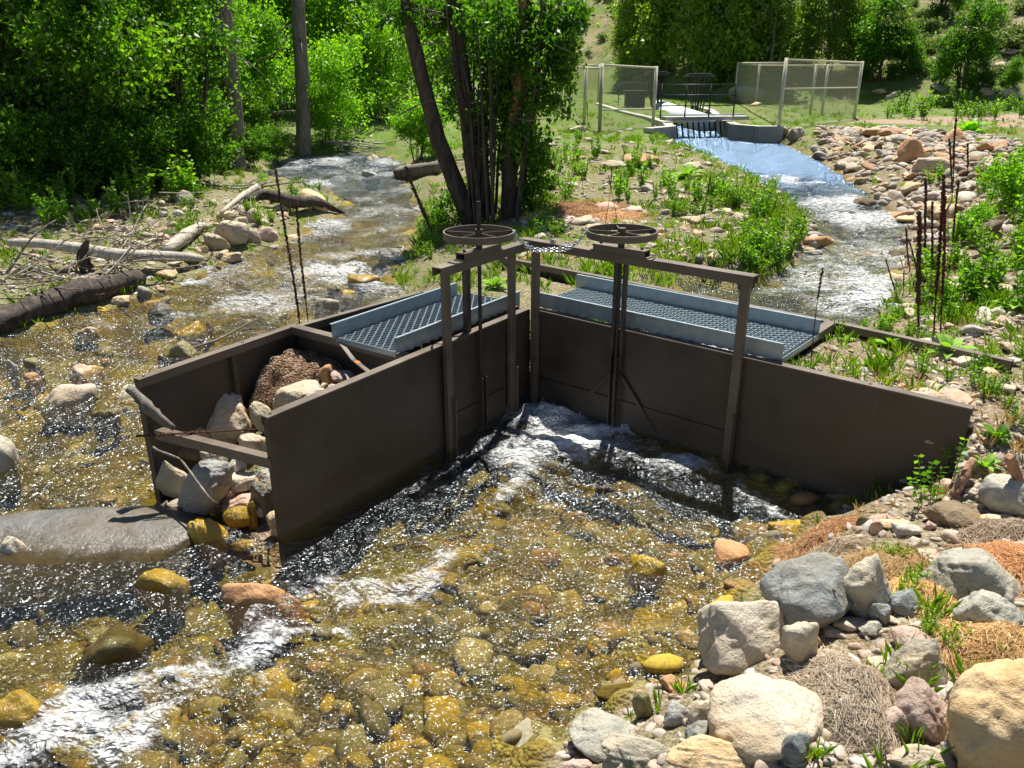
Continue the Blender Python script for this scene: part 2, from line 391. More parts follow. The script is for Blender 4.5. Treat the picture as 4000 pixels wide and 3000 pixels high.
def attr(s, name):
    a = s.n('ShaderNodeAttribute'); a.attribute_name = name; return a.outputs['Fac']
def m_ground():
    s = NT('ground_mat'); g = pos(s)
    v = s.n('ShaderNodeTexVoronoi'); v.inputs['Scale'].default_value = 42; s.l(g, v.inputs[0])
    v2 = s.n('ShaderNodeTexVoronoi'); v2.inputs['Scale'].default_value = 5; s.l(g, v2.inputs[0])
    n = s.noise(g, 1.2, 6, .65); nf = s.noise(g, 22, 5, .7)
    soil = s.ramp(nf, [(.3, (.12, .07, .045)), (.5, (.25, .165, .11)), (.7, (.40, .29, .2))])
    gr = s.n('ShaderNodeSeparateColor'); s.l(v.outputs['Color'], gr.inputs[0])
    peb = s.ramp(gr.outputs[0], [(0, (.22, .15, .11)), (.4, (.36, .29, .22)), (.7, (.5, .44, .36)), (1, (.3, .25, .2))])
    soil = s.mix(s.ramp(gr.outputs[1], [(.35, 0), (.8, .75)]), soil, peb)
    grass = s.ramp(nf, [(.3, (.05, .10, .012)), (.5, (.10, .19, .02)), (.7, (.2, .27, .04))])
    gw = s.math('MULTIPLY', attr(s, 'grass'), s.ramp(n, [(.38, .5), (.56, 1)]))
    c = s.mix(gw, soil, grass)
    c = s.mix(attr(s, 'dirt'), c, s.ramp(nf, [(.3, (.28, .19, .13)), (.7, (.48, .36, .27))]))
    hn = s.noise(g, .45, 7, .75); hs = s.ramp(hn, [(.36, (.13, .19, .04)), (.48, (.22, .2, .08)), (.6, (.33, .26, .16))])
    hs = s.mix(s.ramp(s.noise(g, 1.4, 5, .75), [(.5, 0), (.62, .8)]), hs, (.07, .12, .03))
    c = s.mix(attr(s, 'hill'), c, hs)
    g2 = s.n('ShaderNodeSeparateColor'); s.l(v2.outputs['Color'], g2.inputs[0])
    bed = s.ramp(g2.outputs[0], [(0, (.19, .15, .06)), (.3, (.24, .17, .04)), (.5, (.40, .29, .03)), (.7, (.25, .21, .06)), (.85, (.38, .33, .14)), (1, (.30, .17, .04))])
    bn = s.ramp(s.noise(g, 1.3, 5, .6), [(.36, .5), (.5, .8), (.64, 1.2)])
    bed = s.mix(1, bed, bn, 'MULTIPLY'); bed = s.mix(s.ramp(nf, [(.4, 0), (.7, .5)]), bed, (.12, .10, .03))
    c = s.mix(attr(s, 'bed'), c, bed)
    hb = s.math('ADD', s.math('MULTIPLY', v.outputs['Distance'], -.6), s.math('MULTIPLY', nf, 1.0))
    s.bsdf(c, .9, s.bump(hb, .8, .05), spec=.15); return s.m
def m_water(name, tint, foamcol=(.95, .95, .93)):
    s = NT(name); g = pos(s)
    mp = s.n('ShaderNodeMapping'); s.l(g, mp.inputs[0]); mp.inputs['Rotation'].default_value = (0, 0, .35); mp.inputs['Scale'].default_value = (1, 1.5, 1)
    a = s.noise(mp.outputs[0], 6, 1, .5, 1.6); b = s.noise(mp.outputs[0], 17, 1, .5, 1.5)
    r = attr(s, 'rough'); h = s.math('MULTIPLY', s.math('ADD', s.math('MULTIPLY', a, 1.3), s.math('MULTIPLY', b, .85)), s.math('MULTIPLY', r, s.ramp(s.noise(g, 2.3, 3, .6, .8), [(.34, .5), (.6, 1.0)])))
    bp = s.n('ShaderNodeBump'); bp.inputs['Distance'].default_value = .042; s.l(h, bp.inputs['Height']); bp.inputs['Strength'].default_value = 1
    fr = s.n('ShaderNodeFresnel'); fr.inputs[0].default_value = 1.5; fb = s.n('ShaderNodeFresnel'); fb.inputs[0].default_value = 1.38; s.l(bp.outputs[0], fb.inputs['Normal'])
    fac = s.math('MINIMUM', s.math('ADD', s.math('MULTIPLY', fr.outputs[0], .55), s.math('MULTIPLY', fb.outputs[0], .5)), .32)
    tr = s.n('ShaderNodeBsdfTransparent'); s.l(s.mix(attr(s, 'deep'), tint, (.05, .14, .26)), tr.inputs[0])
    gl = s.n('ShaderNodeBsdfGlossy'); s.l(s.mix(attr(s, 'deep'), (.86, .94, 1), (.45, .68, 1)), gl.inputs[0]); gl.inputs['Roughness'].default_value = .23; s.l(bp.outputs[0], gl.inputs['Normal'])  # blue of the reflected sky painted into gloss colour and tint
    m1 = s.n('ShaderNodeMixShader'); s.l(fac, m1.inputs[0]); s.l(tr.outputs[0], m1.inputs[1]); s.l(gl.outputs[0], m1.inputs[2])
    df = s.n('ShaderNodeBsdfPrincipled'); df.inputs['Base Color'].default_value = foamcol+(1,); df.inputs['Roughness'].default_value = .4; s.l(bp.outputs[0], df.inputs['Normal'])
    fn = s.math('ADD', s.math('MULTIPLY', s.noise(mp.outputs[0], 5, 4, .75, 2.2), .75), s.math('MULTIPLY', s.noise(mp.outputs[0], 36, 3, .75, 1.2), .47))
    f = s.math('MULTIPLY', s.math('SUBTRACT', s.math('ADD', attr(s, 'foam_sparkle'), fn), 1.10), 3.0, True)
    f = s.math('MULTIPLY', f, .72)
    m2 = s.n('ShaderNodeMixShader'); s.l(f, m2.inputs[0]); s.l(m1.outputs[0], m2.inputs[1]); s.l(df.outputs[0], m2.inputs[2])
    s.l(m2.outputs[0], s.out.inputs[0]); return s.m

# ------------------------------------------------------------------ ground sheet
def polar_grid(u0, u1, nu, y0, y1, ny):
    ys = y0*(y1/y0)**(np.arange(ny)/(ny-1)); us = np.linspace(u0, u1, nu)
    U, Y = np.meshgrid(us, ys); return U*(Y+1.2), Y
def grid_faces(nu, ny):
    i = np.arange(ny-1)[:, None]*nu+np.arange(nu-1)[None, :]; i = i.ravel()
    return np.stack([i, i+1, i+nu+1, i+nu], 1)
def setattr_f(m, name, v):
    a = m.attributes.new(name, 'FLOAT', 'POINT'); a.data.foreach_set('value', np.asarray(v, np.float32).ravel())
def build_ground():
    nu, ny = 520, 720
    X, Y = polar_grid(-1.35, 1.35, nu, 1.0, 260, ny)
    X[:, 0] -= 40; X[:, -1] += 40
    x = X.ravel(); y = Y.ravel()
    z, dA, dB, hz = ground(x, y, full=True)
    m = npmesh('ground', np.stack([x, y, z], 1), [grid_faces(nu, ny)], True)
    m.materials.append(m_ground())
    boxl = sdpoly(BOXL, x, y)
    bed = np.maximum(sm((-dA+.05)/.12), sm((-dB+.05)/.12))
    dirt = sm(1-sdpoly(TRACK, x, y)/1.0)*.9
    u = x/(y+1)
    g = .75*np.ones_like(x); g[(y < 27) & (dA > 0) & (dB > 0) & (u > -.1) & (u < .42)] = .42; g[(y < 16) & (u <= -.1)] = .4; g[sdpoly(BOXR, x, y) < .1] = .35; g[sdpoly(SOILC, x, y) < .1] = .4; g[(x > 0) & (y < 5.6)] = .25
    rr = (x/(np.maximum(y, .1)) > .36) & (y < 26); g[rr & (dB < 3.5)] = .2
    g[boxl < .05] = 0; bed[boxl < .02] = 0; bed[sdpoly(BOXR, x, y) < 0] = 0; bed[sdpoly(SOILC, x, y) < 0] = 0
    g[(x < -2) & (dA < 2.5)] = .45; g = np.where(y > 20, np.maximum(g, .95*sm((y-20)/3)*(dB > .5)*~rr), g)
    setattr_f(m, 'bed', bed); setattr_f(m, 'grass', g*(1-.0*bed)); setattr_f(m, 'dirt', dirt); setattr_f(m, 'hill', sm(hz/3))
    o = bpy.data.objects.new('ground', m); link(o); tag(o, kind='structure')
build_ground()

# ------------------------------------------------------------------ water
def foam_field(x, y, W, spots):
    f = np.zeros_like(x)
    for (a, b, wx, wy, rot, k) in spots:
        p = atW(a, b, W); q = atW(a+wx, b, W); r = atW(a, b-wy, W) if b-wy > 200 else atW(a, b+wy, W)
        sx = abs(q[0]-p[0]); sy = max(abs(r[1]-p[1]), .05); c, s_ = math.cos(math.radians(rot)), math.sin(math.radians(rot))
        dx = x-p[0]; dy = y-p[1]; ex = (c*dx+s_*dy)/sx; ey = (-s_*dx+c*dy)/sy
        f = np.maximum(f, k*np.exp(-(ex*ex+ey*ey)*.8))
    return f
def line_foam(x, y, W, pts, wd, k):
    P = [atW(a, b, W)[:2] for a, b in pts]; f = np.zeros_like(x)
    jx = x+.25*fbm(x*2, y*2, 3, 77); jy = y+.25*fbm(x*2+9, y*2, 3, 78)
    for a, b in zip(P[:-1], P[1:]):
        e = b-a; t = np.clip(((jx-a[0])*e[0]+(jy-a[1])*e[1])/(e@e), 0, 1)
        f = np.maximum(f, k*np.exp(-((jx-a[0]-t*e[0])**2+(jy-a[1]-t*e[1])**2)/wd**2))
    return f
CREEK_FOAM = [(790, 590, 230, 60, 0, .8), (680, 625, 140, 35, 0, .66), (860, 560, 90, 45, 0, .66), (650, 700, 150, 50, 0, .52), (1170, 905, 120, 26, 0, .98), (1330, 935, 190, 34, 0, .85),
    (1230, 960, 260, 70, 0, .72), (1120, 985, 100, 55, 0, .6), (1480, 1010, 160, 36, 0, .6), (1640, 1080, 120, 30, 0, .5), (700, 350, 160, 16, 0, .66), (800, 430, 130, 36, 0, .5), (760, 380, 170, 24, 0, .55), (840, 500, 90, 40, 0, .5), (230, 760, 60, 20, 0, .4),
    (290, 855, 50, 30, 0, .6), (540, 740, 120, 30, 0, .4), (380, 685, 60, 14, 0, .5), (540, 1420, 100, 60, 30, .66), (640, 1330, 60, 40, 30, .6), (240, 1620, 100, 50, 0, .72), (950, 1210, 60, 50, 20, .5)]
CHAN_FOAM = [(1850, 640, 230, 60, 0, .8), (1760, 610, 110, 30, 0, .7), (1890, 480, 140, 32, 0, .85), (1800, 440, 150, 26, 0, .75), (1700, 395, 140, 20, 0, .62), (1850, 540, 160, 36, 0, .66), (1560, 755, 240, 40, 0, .85), (1830, 590, 180, 36, 0, .66)]
def build_water(name, POLY, W, nu, ny, y0, y1, spots, lines, excl, tint, maxd):
    X, Y = polar_grid(-1.3, 1.15, nu, y0, y1, ny); x = X.ravel(); y = Y.ravel()
    d = sdpoly(POLY, x, y); z = W(x, y)*1.0
    ff = foam_field(x, y, W, spots)
    for L in lines: ff = np.maximum(ff, line_foam(x, y, W, *L))
    ff = ff*np.clip(1+.7*fbm(x*2.2, y*2.2, 3, 93), .6, 1.2)
    up = sm((y-7)/3)*(1 if name == 'creek_water' else 0)+(sm((17-y)/2) if name == 'channel_water' else 0)
    ff = np.maximum(ff, up*(.44+.5*fbm(x*.9, y*.9, 3, 88)))  # silvery sun sparkle upstream painted in as a white base beside real foam
    amp = .35+ff*1.9
    wv = fbm(x*2.2+.8*y, y*3.2, 3, 41)*.055+fbm(x*7, y*9, 3, 51)*.022+(1-2*abs(fbm(x*4.5, y*6, 2, 61)))*.02
    z = z+wv*amp+(ff**2)*.05
    ok = d < maxd
    for E_ in excl: ok &= sdpoly(E_, x, y) > .02
    fc = grid_faces(nu, ny); keep = ok[fc].all(1); fc = fc[keep]
    used = np.unique(fc); rm = np.full(len(x), -1); rm[used] = np.arange(len(used))
    m = npmesh(name, np.stack([x, y, z], 1)[used], [rm[fc]], True); m.materials.append(m_water(name+'_mat', tint))
    setattr_f(m, 'foam_sparkle', ff[used]); rough = 1.15+.6*ff+1.9*up
    if name == 'channel_water': rough = rough*(1-.2*sm((y-17)/1.5))
    dp = sm((y-13.5)/5)*.95 if name == 'channel_water' else sm((y-12)/10)*.5+.0*y  # weight of the painted sky blue, growing with distance
    setattr_f(m, 'deep', dp[used])
    setattr_f(m, 'rough', rough[used])
    o = bpy.data.objects.new(name, m); link(o); tag(o, kind='structure')
def WLx(x, y): return W_L(x, y)
build_water('creek_water', CREEK, W_L, 560, 620, 1.2, 45, CREEK_FOAM,
    [([(700, 1290), (620, 1340), (540, 1420), (470, 1470), (300, 1520), (120, 1570), (-60, 1640)], .26, .60), ([(760, 1370), (640, 1400), (520, 1440)], .10, .66),
     ([(0, 1600), (240, 1615), (420, 1540), (600, 1500)], .22, .62), ([(1140, 900), (1170, 990), (1080, 1120), (960, 1240), (760, 1300)], .20, .52),
     ([(1300, 930), (1450, 1000), (1560, 1050), (1690, 1110)], .12, .55), ([(960, 600), (640, 760), (420, 900)], .3, .3)],
    [BOXL], (.80, .75, .46), .6)
build_water('channel_water', CHAN, W_R, 420, 420, 5.0, 45, CHAN_FOAM, [([(1650, 420), (1750, 430), (1850, 470), (1930, 490)], .3, .6), ([(1900, 520), (1830, 560), (1700, 640)], .4, .45)],
    [VPOOL, BOXR, SOILC], (.74, .80, .72), .4)

# ------------------------------------------------------------------ steel weir
def L3(t, off, z): p = Fp+dL*t+nL*off; return np.array([p[0], p[1], z])
def R3(t, off, z): p = Cp+dR*t+nR*off; return np.array([p[0], p[1], z])
def ax2(d): d = np.array([d[0], d[1], 0.]); d /= np.linalg.norm(d); return np.array([d, [-d[1], d[0], 0], [0, 0, 1]])
def plate(mb, a, b, z0, z1, th=.012):
    a = np.array(a[:2]); b = np.array(b[:2]); c = (a+b)/2; ln = np.linalg.norm(b-a)
    return mb.box((c[0], c[1], (z0+z1)/2), (ln, th, z1-z0), ax2(b-a))
def flange(mb, a, b, z, side=1, w_=.075, th=.012, ext=0):
    """angle-iron cap on a wall, set towards one side"""
    a = np.array(a[:2]); b = np.array(b[:2]); A = ax2(b-a); n = A[1][:2]*side; c = (a+b)/2+n*(w_/2-.012); ln = np.linalg.norm(b-a)+ext
    mb.box((c[0], c[1], z+th/2), (ln, w_, th), A)
    e = (a+b)/2+n*(w_-.018); return mb.box((e[0], e[1], z-.028), (ln, .01, .055), A)
def bolt_holes(mb, a, b, ts, z, side=1):
    a = np.array(a[:2]); b = np.array(b[:2]); d = (b-a)/np.linalg.norm(b-a); n = np.array([-d[1], d[0]])*side
    for t in ts:
        p = a+d*t+n*.025; mb.tube([(p[0], p[1], z), (p[0], p[1], z+.004)], .011, 10)
    return mb
Z0 = -.45
left = thing('steel_headwall', 'long brown steel bin filled with loose rocks, left arm of the weir', 'weir wall', (Fp[0], Fp[1], 0))
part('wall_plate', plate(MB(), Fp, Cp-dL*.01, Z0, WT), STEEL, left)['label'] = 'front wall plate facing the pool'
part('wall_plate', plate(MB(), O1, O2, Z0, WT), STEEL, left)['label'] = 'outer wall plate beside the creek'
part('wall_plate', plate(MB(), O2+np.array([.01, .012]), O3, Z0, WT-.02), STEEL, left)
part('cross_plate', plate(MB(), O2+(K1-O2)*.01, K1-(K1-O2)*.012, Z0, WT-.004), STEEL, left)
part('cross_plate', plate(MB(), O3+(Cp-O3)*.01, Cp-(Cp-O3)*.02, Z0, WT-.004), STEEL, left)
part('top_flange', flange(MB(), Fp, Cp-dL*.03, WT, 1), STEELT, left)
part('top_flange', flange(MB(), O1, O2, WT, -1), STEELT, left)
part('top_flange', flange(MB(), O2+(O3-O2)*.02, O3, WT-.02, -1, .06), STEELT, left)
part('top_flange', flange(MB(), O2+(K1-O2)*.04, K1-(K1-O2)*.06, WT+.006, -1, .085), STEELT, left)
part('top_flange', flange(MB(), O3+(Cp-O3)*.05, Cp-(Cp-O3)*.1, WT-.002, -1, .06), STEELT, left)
for k_, z_, h_ in ((.55, .3, 1.25), (.015, .25, 1.38), (.97, .25, 1.38)):
    p = O1+(O2-O1)*k_; part('stiffener', MB().box((p[0]+.025, p[1]-.016, z_), (.045, .045, h_), ax2(O2-O1)), STEEL, left)
for t in (.03, 1.42): part('stiffener', MB().box(L3(t, .03, .25), (.045, .045, 1.38), ax2(dL)), STEEL, left)
part('bolt_hole', bolt_holes(MB(), Fp, Cp, (.05,), WT+.012), DARKM, left)
for t in (.06, .98): part('bolt_hole', bolt_holes(MB(), O1, O2, (t,), WT+.012, -1), DARKM, left)
# front brace: channel between the two arms
a = atY(352, 935, 5.50); b = np.array([Fp[0]+.01, Fp[1]+.03, atY(588, 1000, 4.83)[2]]); a = np.array([O1[0]+.12, O1[1]-.02, a[2]])
def beam(mb, a, b, w_, h_, up=(0, 0, 1)):
    a = np.array(a); b = np.array(b); d = b-a; ln = np.linalg.norm(d); d /= ln; s_ = np.cross(d, up); s_ /= np.linalg.norm(s_); u_ = np.cross(s_, d)
    return mb.box((a+b)/2, (ln, w_, h_), np.array([d, s_, u_]))
part('brace', beam(MB(), a, b, .07, .075), STEELT, left)['label'] = 'square brace across the open front'
# bent strap with orange mark
s0 = at(742, 738, WT-.01); s1 = at(741, 790, .84); s2 = at(737, 832, .80)
mb = MB(); s0 = np.array([*(O2+(K1-O2)*.36), WT+.02]); q = L3(1.02, .02, WT-.03); md_ = (s0+q)/2+np.array([0, 0, -.05])
beam(mb, s0, md_, .035, .012); beam(mb, md_, q, .035, .012)
part('strap', mb, STEELT, left); mb = MB(); beam(mb, md_+(q-md_)*.15+np.array([0, 0, .007]), md_+(q-md_)*.28+np.array([0, 0, .007]), .037, .004); part('paint_mark', mb, ORANGEP, left)

rightw = thing('steel_headwall', 'long brown steel wall backed by weedy soil, right arm of the weir', 'weir wall', (Rp[0], Rp[1], 0))
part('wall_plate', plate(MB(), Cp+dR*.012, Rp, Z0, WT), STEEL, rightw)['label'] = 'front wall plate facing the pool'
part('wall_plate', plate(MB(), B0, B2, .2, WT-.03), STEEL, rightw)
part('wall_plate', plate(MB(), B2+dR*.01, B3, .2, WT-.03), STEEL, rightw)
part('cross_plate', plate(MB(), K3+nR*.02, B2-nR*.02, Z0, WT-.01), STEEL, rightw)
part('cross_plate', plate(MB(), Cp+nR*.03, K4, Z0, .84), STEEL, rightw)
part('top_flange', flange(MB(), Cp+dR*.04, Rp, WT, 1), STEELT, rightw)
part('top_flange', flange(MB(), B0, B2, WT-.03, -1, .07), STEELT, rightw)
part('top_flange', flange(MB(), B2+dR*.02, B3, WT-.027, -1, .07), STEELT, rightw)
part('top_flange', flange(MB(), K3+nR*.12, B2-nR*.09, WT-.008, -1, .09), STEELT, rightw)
for t in (.12, 1.6, 3.1): part('bolt_hole', bolt_holes(MB(), Cp, Rp, (t,), WT+.012), DARKM, rightw)

def wheel(parent, c, r=.295):
    hw = bpy.data.objects.new('handwheel', None); link(hw, parent); OFF[hw.name] = OFF[parent.name]
    mb = MB(); n = 48; th = np.arange(n)*2*math.pi/n; V = []; hh = .028; ww = .006
    for rr, zz in ((r, -hh), (r, hh), (r-ww*2, hh), (r-ww*2, -hh)):
        V.append(np.stack([c[0]+rr*np.cos(th), c[1]+rr*np.sin(th), np.full(n, c[2]+zz)], 1))
    f = [(k*n+j, k*n+(j+1) % n, ((k+1) % 4)*n+(j+1) % n, ((k+1) % 4)*n+j) for k in range(4) for j in range(n)]
    mb.add(np.concatenate(V), [f]); part('rim', mb, STEELT, hw)
    for k in range(5):
        a_ = k*2*math.pi/5+.35; d = np.array([math.cos(a_), math.sin(a_), 0]); mb = MB(); beam(mb, c+d*.03, c+d*(r-.01), .007, .032); part('spoke', mb, STEELT, hw)
    mb = MB(); mb.tube([c+(0, 0, -.05), c+(0, 0, .045)], .033, 12); part('hub', mb, STEEL, hw)
def gate(P3, dd, ta, tb, tc, tpost, ztop, zbeam, label, stem_top, leaf, braces, rear=None, t0=None, t1=None):
    g = thing('sluice_gate', label, 'sluice gate', P3(tc, 0, 0)); A = ax2(dd)
    for t in (ta, tb):
        mb = MB(); mb.box(P3(t, -.05, (zbeam-.045+Z0)/2), (.075, .045, zbeam-.045-Z0), A); mb.box(P3(t+.03, -.085, (.5+Z0)/2+.0), (.012, .04, .5-Z0), A)
        part('post', mb, STEELT, g, bevel=.004)
    mb = MB(); mb.box(P3((t0+t1)/2, -.05, zbeam-.006), (t1-t0, .10, .012), A); mb.box(P3((t0+t1)/2, -.096, zbeam-.042), (t1-t0, .01, .06), A); mb.box(P3((t0+t1)/2, -.004, zbeam-.042), (t1-t0, .01, .06), A)
    part('crossbeam', mb, STEELT, g)
    c = P3(tc, -.05, ztop)
    bl = MB(); bl.box(P3(tc, -.05, zbeam+.055), (.50, .10, .012), A); bl.box(P3(tc, -.094, zbeam+.027), (.50, .01, .05), A); bl.box(P3(tc, -.006, zbeam+.027), (.50, .01, .05), A); bl.box(P3(tc, -.05, zbeam+.005), (.56, .09, .01), A)
    bo = part('bearing_block', bl, STEELT, g)
    for s_ in (-.2, .2): mb = MB(); mb.tube([P3(tc+s_, -.05, zbeam+.061), P3(tc+s_, -.05, zbeam+.078)], .014, 6); part('bolt', mb, DARKM, bo)
    mb = MB(); mb.tube([P3(tc, -.05, zbeam-.02), P3(tc, -.05, ztop-.04)], .028, 12); part('collar', mb, DARKM, g)
    wheel(g, c)
    mb = MB(); mb.tube([P3(tc, -.05, leaf), P3(tc, -.05, stem_top)], .017, 10); part('stem', mb, DARKM, g)
    mb = MB()
    for off in (-.028, .028):
        mb.box(P3(tc+off, -.07, (leaf+.15+Z0)/2 if braces else (leaf+Z0)/2), (.012, .045, leaf+.15-Z0 if braces else leaf-Z0), A)
    if braces:
        mb.box(P3(tc-.045, -.03, (leaf+zbeam)/2), (.03, .04, zbeam-leaf-.06), A); mb.box(P3(tc+.045, -.03, (leaf+zbeam)/2), (.03, .04, zbeam-leaf-.06), A)
        beam(mb, P3(tc-.03, -.025, leaf-.02), P3(tc-.62, -.025, -.12), .012, .035); beam(mb, P3(tc+.03, -.025, leaf-.02), P3(tc+.72, -.025, -.25), .012, .035)
    part('stem_guide', mb, STEEL, g)
    mb = MB(); mb.box(P3((ta+tb)/2, -.014, (.30+Z0)/2), (tb-ta-.12, .008, .30-Z0), A); part('gate_leaf', mb, STEEL, g)
    if rear: mb = MB(); mb.box(P3(rear, .045, (zbeam-.05+WT+.012)/2), (.05, .05, zbeam-.05-WT-.014), A); part('rear_post', mb, STEEL, g)
    return g
gate(L3, dL, 1.80, 2.72, 2.25, None, 1.80, 1.63, 'brown sluice gate with its tall dark screw stem standing well above the handwheel', 2.07, .55, False, rear=2.19, t0=1.70, t1=2.93)
gate(R3, dR, .10, 2.12, 1.00, None, 1.80, 1.63, 'wider brown sluice gate with handwheel over a short stem and diagonal braces below', 1.83, .58, True, t0=-.06, t1=2.19)

# galvanized plank walkways
def walkway(P3, dd, t0, t1, o0, o1, tf, label):
    g = thing('walkway', label, 'walkway', P3((t0+t1)/2, (o0+o1)/2, WT+.03)); A = ax2(dd); zb = WT+.035
    for off, (ta, tb), ex in ((o0, (t0, t1), -1), (o1, (tf[0], tf[1]), 1)):
        mb = MB(); c = (ta+tb)/2; mb.box(P3(c, off, zb+.055), (tb-ta, .004, .13), A); mb.box(P3(c, off+.014*ex*0+.012*ex, zb+.122), (tb-ta, .024, .005), A)
        part('side_flange', mb, GALV, g)
    # diamond grip grating made of wavy bars
    mb = MB(); nb = int((o1-o0)/.036); wl = .105
    for k in range(nb+1):
        off = o0+.012+(o1-o0-.024)*k/nb; ts = np.arange(t0+.005, t1-.005, wl/6); sgn = 1 if k % 2 else -1
        V = []; 
        for t in ts:
            d_ = .013*math.cos(2*math.pi*t/wl)*sgn
            V += [P3(t, off+d_-.0022, zb+.004), P3(t, off+d_+.0022, zb+.004), P3(t, off+d_+.0035, zb-.028), P3(t, off+d_-.0035, zb-.028)]
        n = len(ts); f = [(4*i+j, 4*i+(j+1) % 4, 4*i+4+(j+1) % 4, 4*i+4+j) for i in range(n-1) for j in range(4)]
        mb.add(V, [f])
        for t in np.arange(t0+.03+(wl/2 if k % 2 else 0), t1-.02, wl):
            if k < nb: mb.box(P3(t, off+(o1-o0)/nb*.5, zb-.004), (.012, .02, .006), A)
    mb.box(P3(t0+.003, (o0+o1)/2, zb-.02), (.005, o1-o0, .045), A); mb.box(P3(t1-.003, (o0+o1)/2, zb-.02), (.005, o1-o0, .045), A)
    part('grating', mb, GALV, g)
walkway(L3, dL, 1.38, 3.12, .135, .80, (1.34, 3.0), 'galvanized grating walkway plank lying across the rock filled left arm of the weir')
walkway(R3, dR, -.02, 2.42, .085, .865, (-.08, 2.42), 'longer galvanized grating walkway plank lying behind the wide right gate')

# chain and padlock
def chain():
    c1 = L3(2.25, -.05, 1.80)+np.array([.29, .03, 0]); c2 = R3(1.0, -.05, 1.80)-np.array([.29, -.02, 0])
    g = thing('chain', 'bright zinc chain looped between the two handwheels', 'chain', c1)
    paths = []
    for sag, zo in ((.16, 0), (.20, .03)):
        k = 27; t = np.linspace(0, 1, k); P = c1[None]*(1-t)[:, None]+c2[None]*t[:, None]; P[:, 2] -= sag*4*t*(1-t)*(.9+.1*np.sin(t*9))-0; P[:, 1] += zo
        P[:, 2] = np.maximum(P[:, 2], np.where((t > .2) & (t < .95), 1.645, 0)); paths.append(P)
    mb0 = MB(); th = np.linspace(0, 2*math.pi, 13)[:-1]
    for P in paths:
        for i in range(len(P)-1):
            a, b = P[i], P[i+1]; d = b-a; ln = np.linalg.norm(d); d /= ln; s_ = np.cross(d, (0, 0, 1)); s_ /= np.linalg.norm(s_); u_ = np.cross(s_, d)
            w_ = s_ if i % 2 else u_; m_ = (a+b)/2
            pts = [m_+d*math.cos(q)*ln*.68+w_*math.sin(q)*.011 for q in th]; pts.append(pts[0]); pts.append(pts[1])
            mb = MB(); mb.tube(pts, .0034, 5, cap=False); part('link', mb, CHAINM, g, True)
    mb = MB(); mb.tube([c1+(.0, 0, -.07), c1+(0, 0, .03)], .016, 10); part('shackle', mb, GALV, g)
    p = R3(.32, -.09, 1.66); k = thing('padlock', 'small silver padlock hanging on the chain above the wide gate beam', 'padlock', p)
    mb = MB(); mb.box(p+(0, -.012, -.01), (.05, .022, .045), ax2(dR)); part('lock_body', mb, BRASS, k, bevel=.004)
    pts = [p+np.array([.016*math.cos(q)*dR[0], .016*math.cos(q)*dR[1]-.012, .012+.028*math.sin(q)]) for q in np.linspace(0, math.pi, 9)]
    mb = MB(); mb.tube(pts, .0035, 6); part('lock_shackle', mb, CHAINM, k, True)
chain()

# ------------------------------------------------------------------ rocks
def ico(sub):
    import bmesh
    bm = bmesh.new(); bmesh.ops.create_icosphere(bm, subdivisions=sub, radius=1); bm.verts.ensure_lookup_table()
    V = np.array([v.co[:] for v in bm.verts]); Fc = np.array([[v.index for v in f.verts] for f in bm.faces]); bm.free()
    return V/np.linalg.norm(V, axis=1)[:, None], Fc
ICO = {k: ico(k) for k in (2, 3, 4, 5)}
def rock_mesh(name, size, seed, ang=.5, sub=4, planes=14, rough=.05, pointy=0):
    """ang 0 = water-worn boulder, 1 = freshly broken block"""
    r_ = np.random.default_rng(seed); V, Fc = ICO[sub]; n = planes
    N = r_.normal(size=(n, 3)); N /= np.linalg.norm(N, axis=1)[:, None]; D = r_.uniform(.62, 1.0, n) if ang > .3 else r_.uniform(.8, 1.05, n)
    A_, _q = np.linalg.qr(r_.normal(size=(3, 3))); N = np.concatenate([N, A_, -A_]); D = np.concatenate([D, r_.uniform(.8, .98, 6)])
    dots = V@N.T; rad = D/np.maximum(dots, 1e-3); k = 5+34*ang**1.6
    rr = -np.log(np.exp(-k*np.minimum(rad, 4)).sum(1))/k
    rr = rr*(1-max(0, .5-ang)*.5)+max(0, .5-ang)*.5*.9
    P = V*rr[:, None]
    if pointy: P[:, 0] *= 1-.45*pointy*np.clip(P[:, 2], -1, 1); P[:, 1] *= 1-.35*pointy*np.clip(P[:, 2], -1, 1)
    q = P*2.1+seed*1.7; d = fbm(q[:, 0]+q[:, 2]*.7, q[:, 1]-q[:, 2]*.6, 4, seed % 97)+.5*fbm(q[:, 0]*3-q[:, 2]*2.3, q[:, 1]*3+q[:, 2]*1.9, 3, seed % 89)
    P = P+V*(d*rough*1.6)[:, None]
    P = P/np.abs(P).max(0)*1.0
    m = npmesh(name, P*np.array(size), [Fc], True)
    return m
NR = [100]
